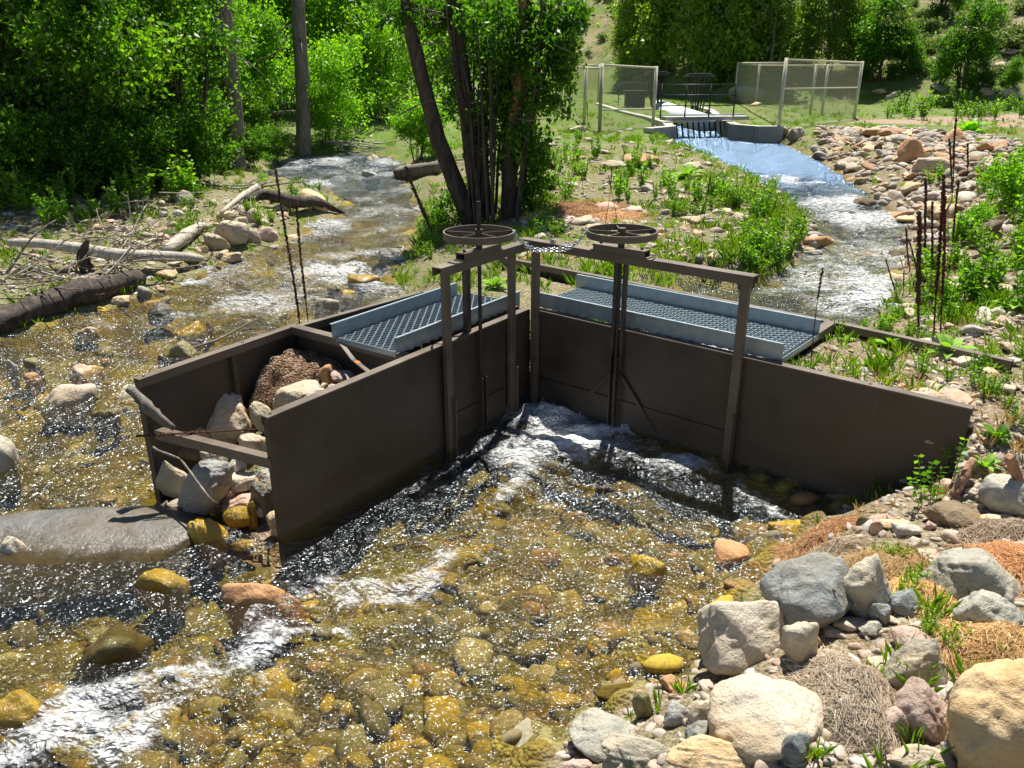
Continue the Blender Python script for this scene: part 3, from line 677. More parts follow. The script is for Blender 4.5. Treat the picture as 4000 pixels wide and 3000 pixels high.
def rockpx(px, py, w_, h_, mat, label, ang=.35, z=None, rot=0, k=.8, sub=4, group=None, name='boulder', cat='rock', flat=None, yaw=None, pointy=0, lift=0, rough=.075):
    NR[0] += 1
    p = ong(px, py+h_*.25) if z is None else at(px, py, z)
    dp = depth(p); sx = w_/2*dp/F; sh = h_/2*dp/F; dl = math.atan2(H-p[2], p[1])
    sy = k*sx; v = sh**2-(sy*math.sin(dl))**2
    if v < (.35*sx*math.cos(dl))**2: sy = min(sy, sh/math.sin(dl)*.8); v = max(sh**2-(sy*math.sin(dl))**2, (.3*sh)**2)
    sz = math.sqrt(v)/math.cos(dl); zc = p[2]+(sz*.35+lift if z is None else 0)
    if name == 'boulder' and sdpoly(CREEK, p[:1], p[1:2])[0] < 0 and sdpoly(BOXL, p[:1], p[1:2])[0] > .05:   # rocks standing in the creek reach down into its bed
        top = zc+sz; bot = min(zc-sz, gz(p[0], p[1])-.04); sz = (top-bot)/2; p[2] += (top+bot)/2-zc
    m = rock_mesh(name, (sx*1.04, sy*1.04, sz*1.04), NR[0]*7+3, min(1, ang+.03), sub, pointy=pointy, rough=rough); m.materials.append(RK[mat])
    o = bpy.data.objects.new(name, m); link(o)
    if z is None: p[2] += sz*.35+lift
    o.location = tuple(p); o.rotation_euler = (0, math.radians(-rot), 0 if yaw is None else yaw)
    tag(o, label, cat, group); return o
def ZB(zx, zy, w_, h_): return 276.5+zx*.3167, 691+zy*.3167, w_*.3167, h_*.3167
def ZR(zx, zy, w_, h_): return 1216.6+zx*.45, 1050.7+zy*.45, w_*.45, h_*.45
def ZU(zx, zy, w_, h_): return 1659+zx*.25, 884.8+zy*.25, w_*.25, h_*.25
def ZL(zx, zy, w_, h_): return zx*.35, 331.8+zy*.35, w_*.35, h_*.35
# rocks packed in the open bin: (zoom box), material, angularity, z, rot, label
BIN = [
 ((780, 420, 260, 120), 'tan', .8, .50, 0, 'ochre broken slab under the soil mound, against the outer bin wall'),
 ((770, 295, 190, 60), 'tan', .8, .66, 15, 'thin tan flake on the left shoulder of the soil mound'),
 ((862, 335, 60, 100), 'pale', .8, .62, 0, 'small upright flake stuck in the left side of the soil mound'),
 ((960, 450, 190, 270), 'pale', .25, .50, -25, 'left half of the split cream boulder below the soil mound'),
 ((1165, 520, 290, 160), 'pale', .12, .62, 12, 'right half of the split cream boulder touching the front wall flange'),
 ((1370, 385, 130, 130), 'orange', .5, .66, 0, 'rusty rock beside the steel strap'),
 ((1470, 390, 160, 80), 'pink', .3, .70, -12, 'pinkish smooth rock under the steel strap'),
 ((1395, 465, 70, 50), 'pale', .1, .72, 0, 'egg sized white cobble between strap and cream boulder'),
 ((670, 690, 360, 350), 'pale', .85, .32, 0, 'large pale triangular block in the middle of the bin'),
 ((350, 665, 220, 100), 'tan', .6, .42, -6, 'tan loaf shaped rock beside the weathered branch'),
 ((485, 625, 100, 80), 'pink', .5, .46, 0, 'small two-tone rock behind the tan loaf shaped rock'),
 ((400, 605, 70, 60), 'tan', .5, .46, 0, 'small brown rock behind the tan loaf shaped rock, nearest the outer wall'),
 ((560, 560, 140, 90), 'grey', .8, .42, 10, 'shaded grey rubble piece against the outer wall'),
 ((800, 600, 160, 200), 'grey', .4, .30, 0, 'shaded grey rock behind the pale triangular block'),
 ((905, 660, 140, 190), 'grey', .2, .42, 15, 'rounded grey rock against the front wall beside the pale triangular block'),
 ((880, 865, 210, 190), 'pale', .75, .34, -20, 'white angular rock against the front wall above the brace'),
 ((470, 760, 150, 90), 'pink', .7, .34, -20, 'pinkish wedge resting above the brace'),
 ((400, 880, 270, 130), 'brown', .6, .22, -25, 'brown slab tucked under the brace'),
 ((560, 965, 140, 130), 'grey', .8, .22, 0, 'broken grey cobble just below the brace'),
 ((645, 985, 60, 90), 'pale', .8, .22, 0, 'narrow pale chip just below the brace'),
 ((750, 1005, 120, 90), 'grey', .5, .20, 0, 'grey cobble below the middle of the brace'),
 ((620, 1085, 115, 115), 'pink', .4, .16, 0, 'pale pink cobble beside the big speckled rock'),
 ((770, 1105, 220, 145), 'pale', .25, .14, 6, 'oval pale rock in the front row of the bin'),
 ((945, 1090, 140, 140), 'grey', .3, .16, 0, 'pale rock half hidden against the front wall end'),
 ((310, 1110, 170, 250), 'grey', .2, .14, 10, 'smooth grey rock standing behind the big speckled rock'),
 ((505, 1135, 250, 360), 'speck', .15, .22, -38, 'big speckled grey rock leaning at the mouth of the bin'),
 ((680, 1175, 85, 70), 'pink', .2, .10, 0, 'small round reddish cobble in the front row of the bin'),
 ((770, 1250, 225, 110), 'pink', .5, .07, 8, 'flat pinkish rock above the wet amber cobble'),
 ((890, 1150, 55, 110), 'orange', .9, .12, 0, 'small bright rust red flake beside the front wall'),
 ((370, 1250, 170, 70), 'grey', .3, .04, 5, 'low grey rock between slab and big speckled rock'),
 ((260, 1240, 80, 35), 'pale', .5, .05, 0, 'tiny white stone at the foot of the outer wall end'),
 ((480, 1330, 150, 170), 'dark', .4, -.02, 0, 'dark shaded rock beneath the big speckled rock'),
 ((740, 1345, 155, 125), 'amber', .15, .03, 0, 'wet amber cobble shining in front of the bin'),
 ((545, 1480, 240, 270), 'amber', .2, -.02, 10, 'largest wet amber boulder at the mouth of the bin'),
 ((950, 1300, 170, 300), 'dark', .8, .0, 0, 'dark brown upright slab against the end of the front wall'),
 ((855, 1370, 60, 210), 'amber', .5, -.03, 0, 'narrow amber rock between the wet cobble and the dark slab'),
 ((800, 1540, 150, 90), 'amber', .4, -.10, 0, 'sunken amber rock under the ripples below the bin mouth'),
]
for zb, mat, ang, z, rot, lab in BIN:
    zb = (zb[0], zb[1], zb[2]*1.28, zb[3]*1.24)
    rockpx(*ZB(*zb), mat, lab, ang, z, rot, sub=5 if zb[2] > 170 else 4)
for i in range(60):   # filler rubble low in the bin
    t = RNG.uniform(.1, 1.3); o_ = RNG.uniform(.12, 1.1); p = L3(t, o_, 0); p[2] = gz(p[0], p[1])+RNG.uniform(.02, .16); NR[0] += 1
    s_ = RNG.uniform(.04, .10); m = rock_mesh('cobble', (s_*1.3, s_, s_*.8), NR[0], .6, 3); m.materials.append(RK[['grey', 'tan', 'brown', 'pink'][i % 4]])
    o = bpy.data.objects.new('cobble', m); link(o); o.location = tuple(p); o.rotation_euler = tuple(RNG.uniform(0, 6, 3))
    tag(o, 'small loose rubble stone filling the gaps in the rock bin', 'rock', 'rubble in the rock bin')
# the great slab and the boulders of the right bank
NR[0] += 1; pS = at(150, 1175, -.035); m = rock_mesh('boulder', (1.08, .56, .15), 4243, .35, 5, rough=.035); m.materials.append(RK['slab']); o = bpy.data.objects.new('boulder', m); link(o)
o.location = tuple(pS); o.rotation_euler = (math.radians(9), math.radians(-2), math.radians(12)); tag(o, 'huge smooth dark grey slab lying in the creek in front of the bin', 'rock')
RB = [
 ((900, 690, 400, 380), 'pale', .22, .30, 5, 'big rounded cream boulder at the pool edge, below the blue grey flat one'),
 ((945, 1030, 540, 370), 'pale', .10, .22, 18, 'long smooth oval cream boulder beside the grey straw mat'),
 ((1150, 515, 370, 370), 'blue', .6, .34, -15, 'flat blue-grey banded boulder tilted beside the straw'),
 ((1430, 490, 220, 320), 'grey', .55, .42, 8, 'upright pointed grey boulder between blue slab and straw'),
 ((1635, 545, 165, 140), 'blue', .4, .46, -18, 'small grey block right of the pointed grey boulder'),
 ((1520, 612, 85, 120), 'blue', .4, .42, 15, 'little leaning dark grey rock right of the pointed boulder'),
 ((1140, 740, 140, 250), 'grey', .5, .34, 12, 'narrow upright grey rock wedged behind the cream boulder'),
 ((1925, 390, 390, 290), 'grey', .5, .62, -18, 'large pale grey flat boulder framed by orange straw'),
 ((2030, 615, 250, 240), 'grey', .5, .58, 10, 'rounded grey boulder below the large pale grey one'),
 ((1690, 850, 200, 240), 'grey', .45, .46, -20, 'pale grey block right of the hanging straw mat'),
 ((1700, 1070, 260, 270), 'pink', .35, .44, 0, 'dusty pinkish rock under the pale grey block'),
 ((2110, 1140, 470, 520), 'tan', .25, .50, 25, 'huge tan boulder in the bottom right corner'),
 ((1885, 1110, 170, 160), 'tan', .12, .48, 0, 'round tan rock touching the huge tan boulder'),
 ((1705, 1290, 270, 130), 'pale', .5, .44, 0, 'cream block at the bottom edge left of the huge tan boulder'),
 ((1890, 1260, 130, 170), 'blue', .6, .40, 0, 'small blue-grey rock squeezed under the huge tan boulder'),
 ((1100, 1260, 130, 160), 'blue', .5, .28, 0, 'blue-grey rock behind the straw mat at the bottom edge'),
 ((225, 1155, 320, 240), 'grey', .4, .05, -10, 'grey and ochre boulder at the water line, left end of the row'),
 ((360, 1265, 300, 180), 'grey', .6, .14, -28, 'pale elongated pointed rock in front of the grey and ochre boulder'),
 ((265, 1330, 150, 130), 'pale', .3, .18, 0, 'cream rock cut by the bottom edge, left of centre'),
 ((60, 1330, 140, 80), 'pink', .4, .05, 0, 'low pinkish rock at the bottom edge in the shallows'),
 ((810, 1290, 520, 150), 'tan', .3, .25, -8, 'wide ochre-topped boulder along the bottom edge'),
 ((1695, 720, 170, 120), 'pink', .35, .48, -12, 'rusty pink rock beside the green grass clump'),
 ((1380, 650, 150, 70), 'pale', .5, .42, 0, 'white flat stone under the pointed boulder'),
 ((1480, 670, 110, 80), 'grey', .5, .42, 0, 'small grey stone beside the white flat stone'),
 ((275, 985, 190, 110), 'olive', .55, -.01, -8, 'half-sunk triangular ochre rock in the shallows'),
 ((385, 1050, 80, 170), 'olive', .5, .0, 15, 'narrow upright brown rock standing in the shallows'),
 ((545, 945, 125, 85), 'orange', .5, .02, -10, 'flat orange rock breaking the water'),
 ((560, 1090, 130, 110), 'speck', .4, .06, 0, 'speckled wet rock beside the white block at the water line'),
 ((660, 1085, 100, 130), 'pale', .7, .12, 0, 'white angular block against the long oval boulder'),
 ((645, 1190, 100, 100), 'blue', .5, .14, 0, 'blue-grey cobble under the white angular block'),
 ((1570, 1160, 110, 150), 'pink', .2, .42, 0, 'reddish round rock peeping from the straw mat'),
 ((1210, 740, 60, 60), 'orange', .4, .34, 0, 'small bright orange stone beside the narrow grey rock'),
 ((705, 800, 110, 100), 'brown', .5, .10, 0, 'dark brown rock at the foot of the rounded cream boulder'),
]
for zb, mat, ang, z, rot, lab in RB: rockpx(*ZR(zb[0], zb[1], zb[2]*1.22, zb[3]*1.2), mat, lab, ang, None, rot, .85, 5 if zb[2] > 190 else 4)
RU = [
 ((2020, 720, 390, 360), 'grey', .4, .62, -15, 'large pale grey rock under the wooden stake'),
 ((1600, 890, 440, 240), 'brown', .4, .42, -8, 'long brownish rock in dappled shade by the end of the wall'),
 ((990, 925, 250, 80), 'pink', .6, .22, 10, 'flat pinkish rock uppermost of the little cluster by the wall foot'),
 ((1085, 975, 280, 100), 'tan', .5, .22, -6, 'tan flat rock under the pinkish one'),
 ((1180, 1020, 200, 130), 'grey', .4, .24, 0, 'rounded grey rock in the little cluster by the straw'),
 ((830, 960, 115, 120), 'olive', .5, .12, 0, 'olive grey rock at the tip of the orange straw'),
 ((930, 1020, 105, 140), 'pink', .5, .18, 0, 'small upright pink rock beside the straw'),
 ((1390, 1000, 110, 90), 'pink', .4, .34, 0, 'small buff rock between straw and the long brownish rock'),
 ((1980, 945, 220, 110), 'tan', .2, .55, 0, 'rounded tan rock half buried in rusty straw'),
 ((1260, 1140, 130, 100), 'pale', .5, .34, 0, 'small white stone in the orange straw'),
 ((1760, 700, 120, 70), 'pale', .7, .52, -8, 'little white wedge beside the bark chunk'),
 ((1540, 660, 210, 150), 'pink', .6, .40, -10, 'pinkish rock behind the leafy sprig'),
 ((1700, 480, 160, 70), 'grey', .8, .55, 15, 'white-topped broken rock behind the leafy sprig'),
]
for zb, mat, ang, z, rot, lab in RU: rockpx(*ZU(zb[0], zb[1], zb[2]*1.12, zb[3]*1.12), mat, lab, ang, None, rot, .8)
# gravel bar and rocks standing in the creek
RL = [
 ((1435, 490, 215, 180), 'pale', .2, 0, 'largest cream boulder on the gravel bar'),
 ((1340, 545, 165, 115), 'grey', .3, -25, 'leaning grey rock left of the largest cream boulder'),
 ((1560, 510, 90, 130), 'pale', .4, 20, 'upright cream rock right of the largest boulder'),
 ((1650, 495, 140, 115), 'pink', .5, -25, 'pink flat rock at the water side of the bar'),
 ((1400, 385, 130, 75), 'tan', .2, 0, 'tan flat-topped rock above the largest boulder'),
 ((1480, 350, 80, 75), 'pale', .6, 0, 'small pale block behind the tan rock'),
 ((1500, 420, 60, 70), 'grey', .5, 0, 'grey pebble block between the bar boulders'),
 ((1570, 390, 80, 115), 'pink', .5, 15, 'pinkish upright rock behind the bar boulders'),
 ((1625, 420, 70, 60), 'pale', .5, 0, 'small pale rock behind the pink flat rock'),
 ((1935, 285, 200, 115), 'tan', .15, -28, 'long brown boulder at the upstream tip of the bar'),
 ((1740, 330, 140, 60), 'pale', .5, 5, 'pale flat rock under the forked drift log'),
 ((1870, 300, 90, 45), 'pale', .2, 0, 'white round rock behind the forked drift log'),
 ((1655, 255, 90, 55), 'grey', .3, 0, 'grey rock half hidden behind the drift log'),
 ((1800, 520, 140, 50), 'pale', .6, -12, 'flat white rock at the water edge of the bar'),
 ((1700, 580, 80, 40), 'grey', .4, 0, 'low grey rock awash at the bar edge'),
 ((860, 575, 160, 75), 'pale', .7, -12, 'white split rock in the middle of the driftwood'),
 ((1250, 440, 120, 65), 'grey', .7, 0, 'pale grey rubble piece left of the tan rock'),
 ((1000, 520, 110, 70), 'pink', .5, 0, 'pink rock half covered by sticks'),
 ((1040, 650, 85, 55), 'pale', .4, 10, 'white-topped rock behind the pale long log'),
 ((1065, 677, 115, 35), 'pale', .5, 6, 'thin pale flat rock touching the pale long log'),
 ((1180, 640, 110, 90), 'olive', .5, -30, 'yellow-green stained rock at the tip of the pale long log'),
 ((1220, 600, 60, 60), 'pale', .5, 0, 'small pale cobble behind the yellow stained rock'),
 ((1270, 590, 45, 60), 'pale', .5, 0, 'tiny upright cobble behind the yellow stained rock'),
 ((1350, 620, 80, 55), 'grey', .5, 0, 'grey rock under the leaning grey rock'),
 ((1425, 635, 140, 65), 'tan', .7, 15, 'ochre tilted flat rock at the water line'),
 ((430, 405, 80, 80), 'pale', .8, 0, 'white broken rock at the far side of the driftwood'),
 ((325, 405, 100, 60), 'pale', .8, 10, 'white flat rock at the far left of the driftwood'),
 ((770, 460, 60, 65), 'pink', .5, 0, 'pinkish rock among sticks in the grass'),
 ((1130, 275, 130, 95), 'grey', .6, 30, 'grey leaning rock at the edge of the wood'),
 ((520, 765, 130, 60), 'grey', .3, 0, 'grey stone tucked behind the dark rotten log'),
 ((895, 860, 95, 105), 'blue', .15, 0, 'blue-grey egg shaped rock off the end of the rotten log'),
 ((855, 800, 40, 25), 'pale', .3, 0, 'pebble at the end of the rotten log'),
 ((745, 905, 145, 75), 'tan', .4, 5, 'tan rock in front of the rotten log'),
 ((630, 965, 90, 60), 'amber', .4, 0, 'amber wet rock below the rotten log'),
 ((990, 975, 180, 100), 'dark', .25, 0, 'dark wet rounded rock in the creek'),
 ((1190, 1085, 190, 90), 'amber', .4, 5, 'sunlit amber rock in the creek'),
 ((1290, 1040, 55, 30), 'amber', .4, 0, 'little amber stone behind the sunlit amber rock'),
 ((1130, 1215, 200, 90), 'olive', .25, 14, 'olive-topped rock just outside the outer bin wall'),
 ((1000, 1265, 70, 50), 'dark', .4, 0, 'small dark rock beside the olive-topped rock'),
 ((545, 1090, 180, 50), 'pale', .5, 15, 'pale flat wet rock in midstream'),
 ((510, 1325, 200, 90), 'pink', .5, 15, 'pinkish rock barely under the surface'),
 ((215, 1300, 120, 60), 'olive', .5, 0, 'olive rock barely under the surface near the left edge'),
 ((75, 1315, 75, 50), 'grey', .4, 0, 'small grey rock at the left edge'),
 ((190, 1365, 110, 50), 'orange', .5, 0, 'orange flat rock near the left edge'),
 ((430, 1485, 350, 150), 'pale', .2, 0, 'pale dome shaped boulder standing in the creek'),
 ((660, 1600, 180, 90), 'olive', .4, 0, 'sunken olive rock in the creek by the branch'),
 ((2030, 930, 190, 80), 'pale', .5, 0, 'white pitted rock beside the creek behind the bin'),
 ((2140, 860, 150, 60), 'amber', .6, 15, 'amber slab in the rapid behind the bin'),
 ((2085, 845, 130, 50), 'olive', .5, 0, 'olive stone beside the amber slab'),
]
for zb, mat, ang, rot, lab in RL:
    rockpx(*ZL(*zb), mat, lab, ang, None, rot, .8, 4 if zb[2] > 120 else 3)
for px, py, w_, h_, mat, ang, lab in [(6, 985, 80, 100, 'grey', .3, 'grey boulder cut by the left edge'), (790, 605, 90, 30, 'amber', .7, 'ochre tilted slab in the rapid'),
    (600, 765, 55, 30, 'tan', .3, 'tan rock in midstream'), (805, 343, 45, 18, 'olive', .2, 'olive boulder at the head of the creek'), (797, 382, 40, 22, 'grey', .4, 'grey rock in the upper creek'),
    (40, 1185, 60, 40, 'pale', .7, 'white broken rock on the left end of the slab'), (355, 1245, 120, 60, 'amber', .4, 'amber rock under the shadowed ripples'), (560, 1285, 190, 60, 'orange', .4, 'reddish sunken rock below the bin mouth'),
    (245, 1390, 200, 80, 'olive', .4, 'broad olive rock under the riffle'), (60, 1530, 180, 70, 'amber', .4, 'yellow sunken rock in the bottom left riffle'),
    (1395, 1215, 90, 50, 'amber', .4, 'bright yellow rock under the pool surface'), (1585, 1185, 90, 50, 'orange', .4, 'orange rock under the pool surface near the bank'), (1700, 1135, 80, 40, 'amber', .4, 'yellow mossy rock in the pool beside the wall shadow')]:
    rockpx(px, py, w_, h_, mat, lab, ang, None, 0, .8, 4)

# ------------------------------------------------------------------ soil mound, branch, dead stalks at the bin
def mound(name, cx, cy, rx, ry, z0, h, mat, label, cat, nseed, rot=0, drop=.5, lumps=.05, loc=None):
    n = 60; r = np.linspace(0, 1, 26); th = np.linspace(0, 2*math.pi, n, endpoint=False)
    Rr, T = np.meshgrid(r, th); e = 1+.25*fbm(np.cos(T)*1.5+nseed, np.sin(T)*1.5, 3, nseed)
    X = Rr*np.cos(T)*rx*e; Y = Rr*np.sin(T)*ry*e; Z = h*(1-Rr**2.2)+fbm(X*7, Y*7, 4, nseed)*lumps*(1.2-Rr)-drop*sm((Rr-.85)/.15)*.5
    c, s_ = math.cos(rot), math.sin(rot); Xw = c*X-s_*Y; Yw = s_*X+c*Y
    V = np.stack([Xw.ravel(), Yw.ravel(), Z.ravel()], 1); k = len(r)
    f = [(i*k+j, i*k+j+1, ((i+1) % n)*k+j+1, ((i+1) % n)*k+j) for i in range(n) for j in range(k-1)]
    m = npmesh(name, V, [f], True); m.materials.append(mat); o = bpy.data.objects.new(name, m); link(o); o.location = (cx, cy, z0)
    if label: tag(o, label, cat)
    return o
def m_soil():
    s = NT('crumbly_soil'); g = pos(s); v = s.n('ShaderNodeTexVoronoi'); v.inputs['Scale'].default_value = 60; s.l(g, v.inputs[0])
    nf = s.noise(g, 14, 6, .75); sc = s.n('ShaderNodeSeparateColor'); s.l(v.outputs['Color'], sc.inputs[0])
    c = s.ramp(nf, [(.3, (.09, .05, .03)), (.55, (.24, .14, .08)), (.72, (.42, .3, .2))])
    c = s.mix(s.ramp(sc.outputs[0], [(.75, 0), (.85, .8)]), c, (.44, .36, .26))
    h = s.math('ADD', s.math('MULTIPLY', v.outputs['Distance'], -1.2), nf); s.bsdf(c, .95, s.bump(h, 1, .03), spec=.1); return s.m
SOILM = m_soil()
def bin_clip(X, Y):
    t = (X-Fp[0])*dL[0]+(Y-Fp[1])*dL[1]; o = (X-Fp[0])*nL[0]+(Y-Fp[1])*nL[1]; t = np.clip(t, -.5, 1.44); o = np.clip(o, .03, 1.30)
    return Fp[0]+dL[0]*t+nL[0]*o, Fp[1]+dL[1]*t+nL[1]*o
pm = at(650, 790, .66)
def mound_z(X, Y):
    r = np.hypot((X-pm[0])/.74, (Y-pm[1])/.50)+.10*fbm(X*4, Y*4, 2, 5); return .36+.42*(1-np.clip(r, 0, 1.2)**2.4)+fbm(X*8, Y*8, 4, 6)*.07
def build_mound():
    U, Vv = np.meshgrid(np.linspace(-1.05, 1.05, 80), np.linspace(-1.1, 1.1, 60)); X, Y = bin_clip(pm[0]+U.ravel()*.78, pm[1]+Vv.ravel()*.5); Z = mound_z(X, Y)
    m = npmesh('soil_mound', np.stack([X-pm[0], Y-pm[1], Z], 1), [grid_faces(80, 60)], True); m.materials.append(SOILM); o = bpy.data.objects.new('soil_mound', m); link(o); o.location = (pm[0], pm[1], 0)
    tag(o, 'crumbly brown soil mound with small stones heaped at the back of the rock bin', 'soil mound')
build_mound()
def scatter_small(name, n, sampler, smin, smax, mat, label, cat, kind='stuff'):
    """many small stones as one mesh"""
    V0, F0 = ICO[2]; V0 = V0[:]; out = []; fo = []; k = 0
    P = sampler(n)
    for i, p in enumerate(P):
        s_ = RNG.uniform(smin, smax)*(1 if RNG.random() < .85 else 1.7); A = RNG.normal(size=(3, 3)); A, _ = np.linalg.qr(A)
        v = V0*np.array([1.3, 1., .6])*s_*(1+.25*RNG.random((len(V0), 1))); out.append((v@A)*np.array([1, 1, .7])+p); fo.append(F0+k); k += len(V0)
    m = npmesh(name, np.concatenate(out), [np.concatenate(fo)], True); m.materials.append(mat); o = bpy.data.objects.new(name, m); link(o); tag(o, label, cat, None, kind); return o
def m_peb(name, cols):
    s = NT(name); g = s.n('ShaderNodeNewGeometry'); c = s.ramp(g.outputs['Random Per Island'], [(i/(len(cols)-1), c) for i, c in enumerate(cols)])
    c = s.mix(s.ramp(s.noise(g.outputs['Position'], 40, 4, .7), [(.4, .5), (.6, 0)]), c, (.12, .1, .07)); s.bsdf(c, .85, None, spec=.2); return s.m
PEB_ = 0
PEB = m_peb('pebble_mix', [(.3, .27, .23), (.5, .42, .33), (.42, .28, .2), (.6, .56, .48), (.34, .3, .26), (.55, .45, .36)])
PEBD = m_peb('soil_crumb', [(.2, .12, .07), (.3, .2, .12), (.46, .36, .24), (.25, .16, .1), (.2, .13, .08)])
def mound_samp(n):
    x = pm[0]+RNG.uniform(-.8, .8, n); y = pm[1]+RNG.uniform(-.5, .5, n); x, y = bin_clip(x, y); return np.stack([x, y, mound_z(x, y)], 1)
scatter_small('soil_crumbs', 650, mound_samp, .003, .008, PEBD, 'small gravel and soil crumbs strewn over the mound in the bin', 'gravel')

def stickobj(name, pts, r, mat, label, cat, n=8, jit=.15, group=None, smooth=True):
    mb = MB(); pts = np.array(pts, float); base = pts[0].copy(); k = max(len(pts)*4, 8)
    t = np.linspace(0, len(pts)-1, k); P = np.stack([np.interp(t, range(len(pts)), pts[:, i]) for i in range(3)], 1)
    ln = np.linalg.norm(pts[-1]-pts[0]); w_ = np.array([fbm(t*.9+base[0]*7, t*0+i*3.1, 3, 5+i) for i in range(3)]).T*ln*.02; w_[0] = 0; P = P+w_
    rr = np.interp(t, np.linspace(0, len(pts)-1, len(np.atleast_1d(r))) if np.ndim(r) else [0, 1], r if np.ndim(r) else [r, r*.6])
    mb.tube(P, rr, n, jit); o = part(name, mb, mat, None, smooth, loc=base); tag(o, label, cat, group); return o
stickobj('weathered_branch', [at(278, 838, .93), at(320, 880, .80), at(378, 925, .62)], [.03, .042, .022], BARKG, 'grey weathered splintered branch leaning over the outer wall end of the bin', 'branch', 10, .5)
stickobj('thin_branch', [at(330, 965, .55), at(390, 990, .45), at(452, 1070, .36), at(470, 1090, .3)], [.009, .008, .003], BARKG, 'thin pale twig lying over the big speckled rock', 'twig')
def stalk(base, top, r, label, mat=STALK, group=None, seedheads=True, frac=.5, name='dead_stalk'):
    r = r*.62
    base = np.array(base, float); top = np.array(top, float); mb = MB(); k = 22; t = np.linspace(0, 1, k)
    P = base+(top-base)*t[:, None]; P[:, 0] += .02*np.sin(t*3+base[0]*9)*np.linalg.norm(top-base)
    mb.tube(P, r*(1-.5*t), 6, .2)
    if seedheads:
        n = int(np.linalg.norm(top-base)*frac/.013)
        for i in range(n):
            u = 1-frac*(i/n); c = base+(top-base)*u; c[0] += .02*math.sin(u*3+base[0]*9)*np.linalg.norm(top-base)
            for q in range(3):
                a_ = RNG.uniform(0, 6.28); d = np.array([math.cos(a_), math.sin(a_), .5]); rr = r*RNG.uniform(1.3, 2.3)
                mb.box(c+d*rr*.5, (rr*.9, rr*.9, rr*1.2), np.linalg.qr(RNG.normal(size=(3, 3)))[0])
    return tag(part(name, mb, mat, None, loc=base), label, 'dead stalk', group)
b1 = at(645, 742, .74); stalk(b1, atY(603, 368, b1[1]+.35), .010, 'left of two tall dry flower stalks rising from the soil mound', frac=.85)
b1 = at(664, 738, .74); stalk(b1, atY(646, 432, b1[1]+.3), .010, 'right and shorter of two dry flower stalks on the soil mound', frac=.7)
a_ = atY(545, 927, 5.45); stalk(a_, atY(300, 943, 5.25), .011, 'dry seeded flower stalk lying across the front brace of the bin', frac=.6)
b1 = ong(942, 530); stalk(b1, atY(880, 362, b1[1]+.4), .02, 'leaning dry reddish stalk by the creek left of the left handwheel', frac=.9)
mb = MB()
for i in range(60):
    p = at(655, 738, .74)+RNG.normal(size=3)*np.array([.07, .05, .02]); d = RNG.normal(size=3)*.04; d[2] = abs(d[2])*.5; mb.tube([p, p+d], .004, 4)
tag(part('dead_leaf_clump', mb, TWIG, None, loc=at(655, 738, .74)), 'shrivelled brown leaves clustered at the foot of the two tall stalks', 'dead leaves')

# ------------------------------------------------------------------ leaf clouds
def leaves(P, size, nrm=None, asp=.55, droop=.3):
    """one kite per point, returns V,F"""
    n = len(P); d = RNG.normal(size=(n, 3)); d[:, 2] -= droop; d /= np.linalg.norm(d, axis=1)[:, None]
    if nrm is not None: d = nrm
    u = RNG.normal(size=(n, 3)); s_ = np.cross(d, u); s_ /= np.linalg.norm(s_, axis=1)[:, None]+1e-9
    sz = (size*RNG.uniform(.6, 1.3, n))[:, None]
    V = np.stack([P, P+d*sz*.45+s_*sz*asp*.5, P+d*sz, P+d*sz*.45-s_*sz*asp*.5], 1).reshape(-1, 3)
    return V, np.arange(n*4).reshape(-1, 4)
def crown_pts(blobs, n, clump=.28, per=34, hollow=.55):
    """blobs: (cx,cy,cz,rx,ry,rz) -> leaf positions grouped on twigs inside the crown"""
    vol = np.array([(b[3]*b[4]*b[5])**(2/3) for b in blobs]); pr = vol/vol.sum(); out = []
    nc = max(1, n//per); idx = RNG.choice(len(blobs), nc, p=pr)
    for i in range(nc):
        b = blobs[idx[i]]; d = RNG.normal(size=3); d /= np.linalg.norm(d); rr = hollow+(1.08-hollow)*RNG.random()**.7
        c = np.array(b[:3])+d*np.array(b[3:])*rr; k = int(per*RNG.uniform(.5, 1.5)); cl = clump*RNG.uniform(.6, 1.5)
        ax = d*.6+RNG.normal(size=3)*.5; ax[2] += .2; t = RNG.uniform(-1, 1, k)[:, None]
        out.append(c+ax*t*cl+RNG.normal(size=(k, 3))*cl*.33)
    return np.concatenate(out)
def branch_set(mb, base, h, lean, n, spread, r0):
    for i in range(n):
        a_ = RNG.uniform(0, 6.28); t0_ = RNG.uniform(.15, .8); s0_ = np.array(base)+np.array([lean[0]*t0_, lean[1]*t0_, h*t0_])
        L_ = spread*(1.1-t0_*.6)*RNG.uniform(.6, 1.1); e = s0_+np.array([math.cos(a_)*L_, math.sin(a_)*L_, L_*RNG.uniform(.5, 1.2)])
        m_ = (s0_+e)/2+RNG.normal(size=3)*.08*L_; mb.tube([s0_, m_, e], [r0*.4, r0*.25, r0*.08], 5)
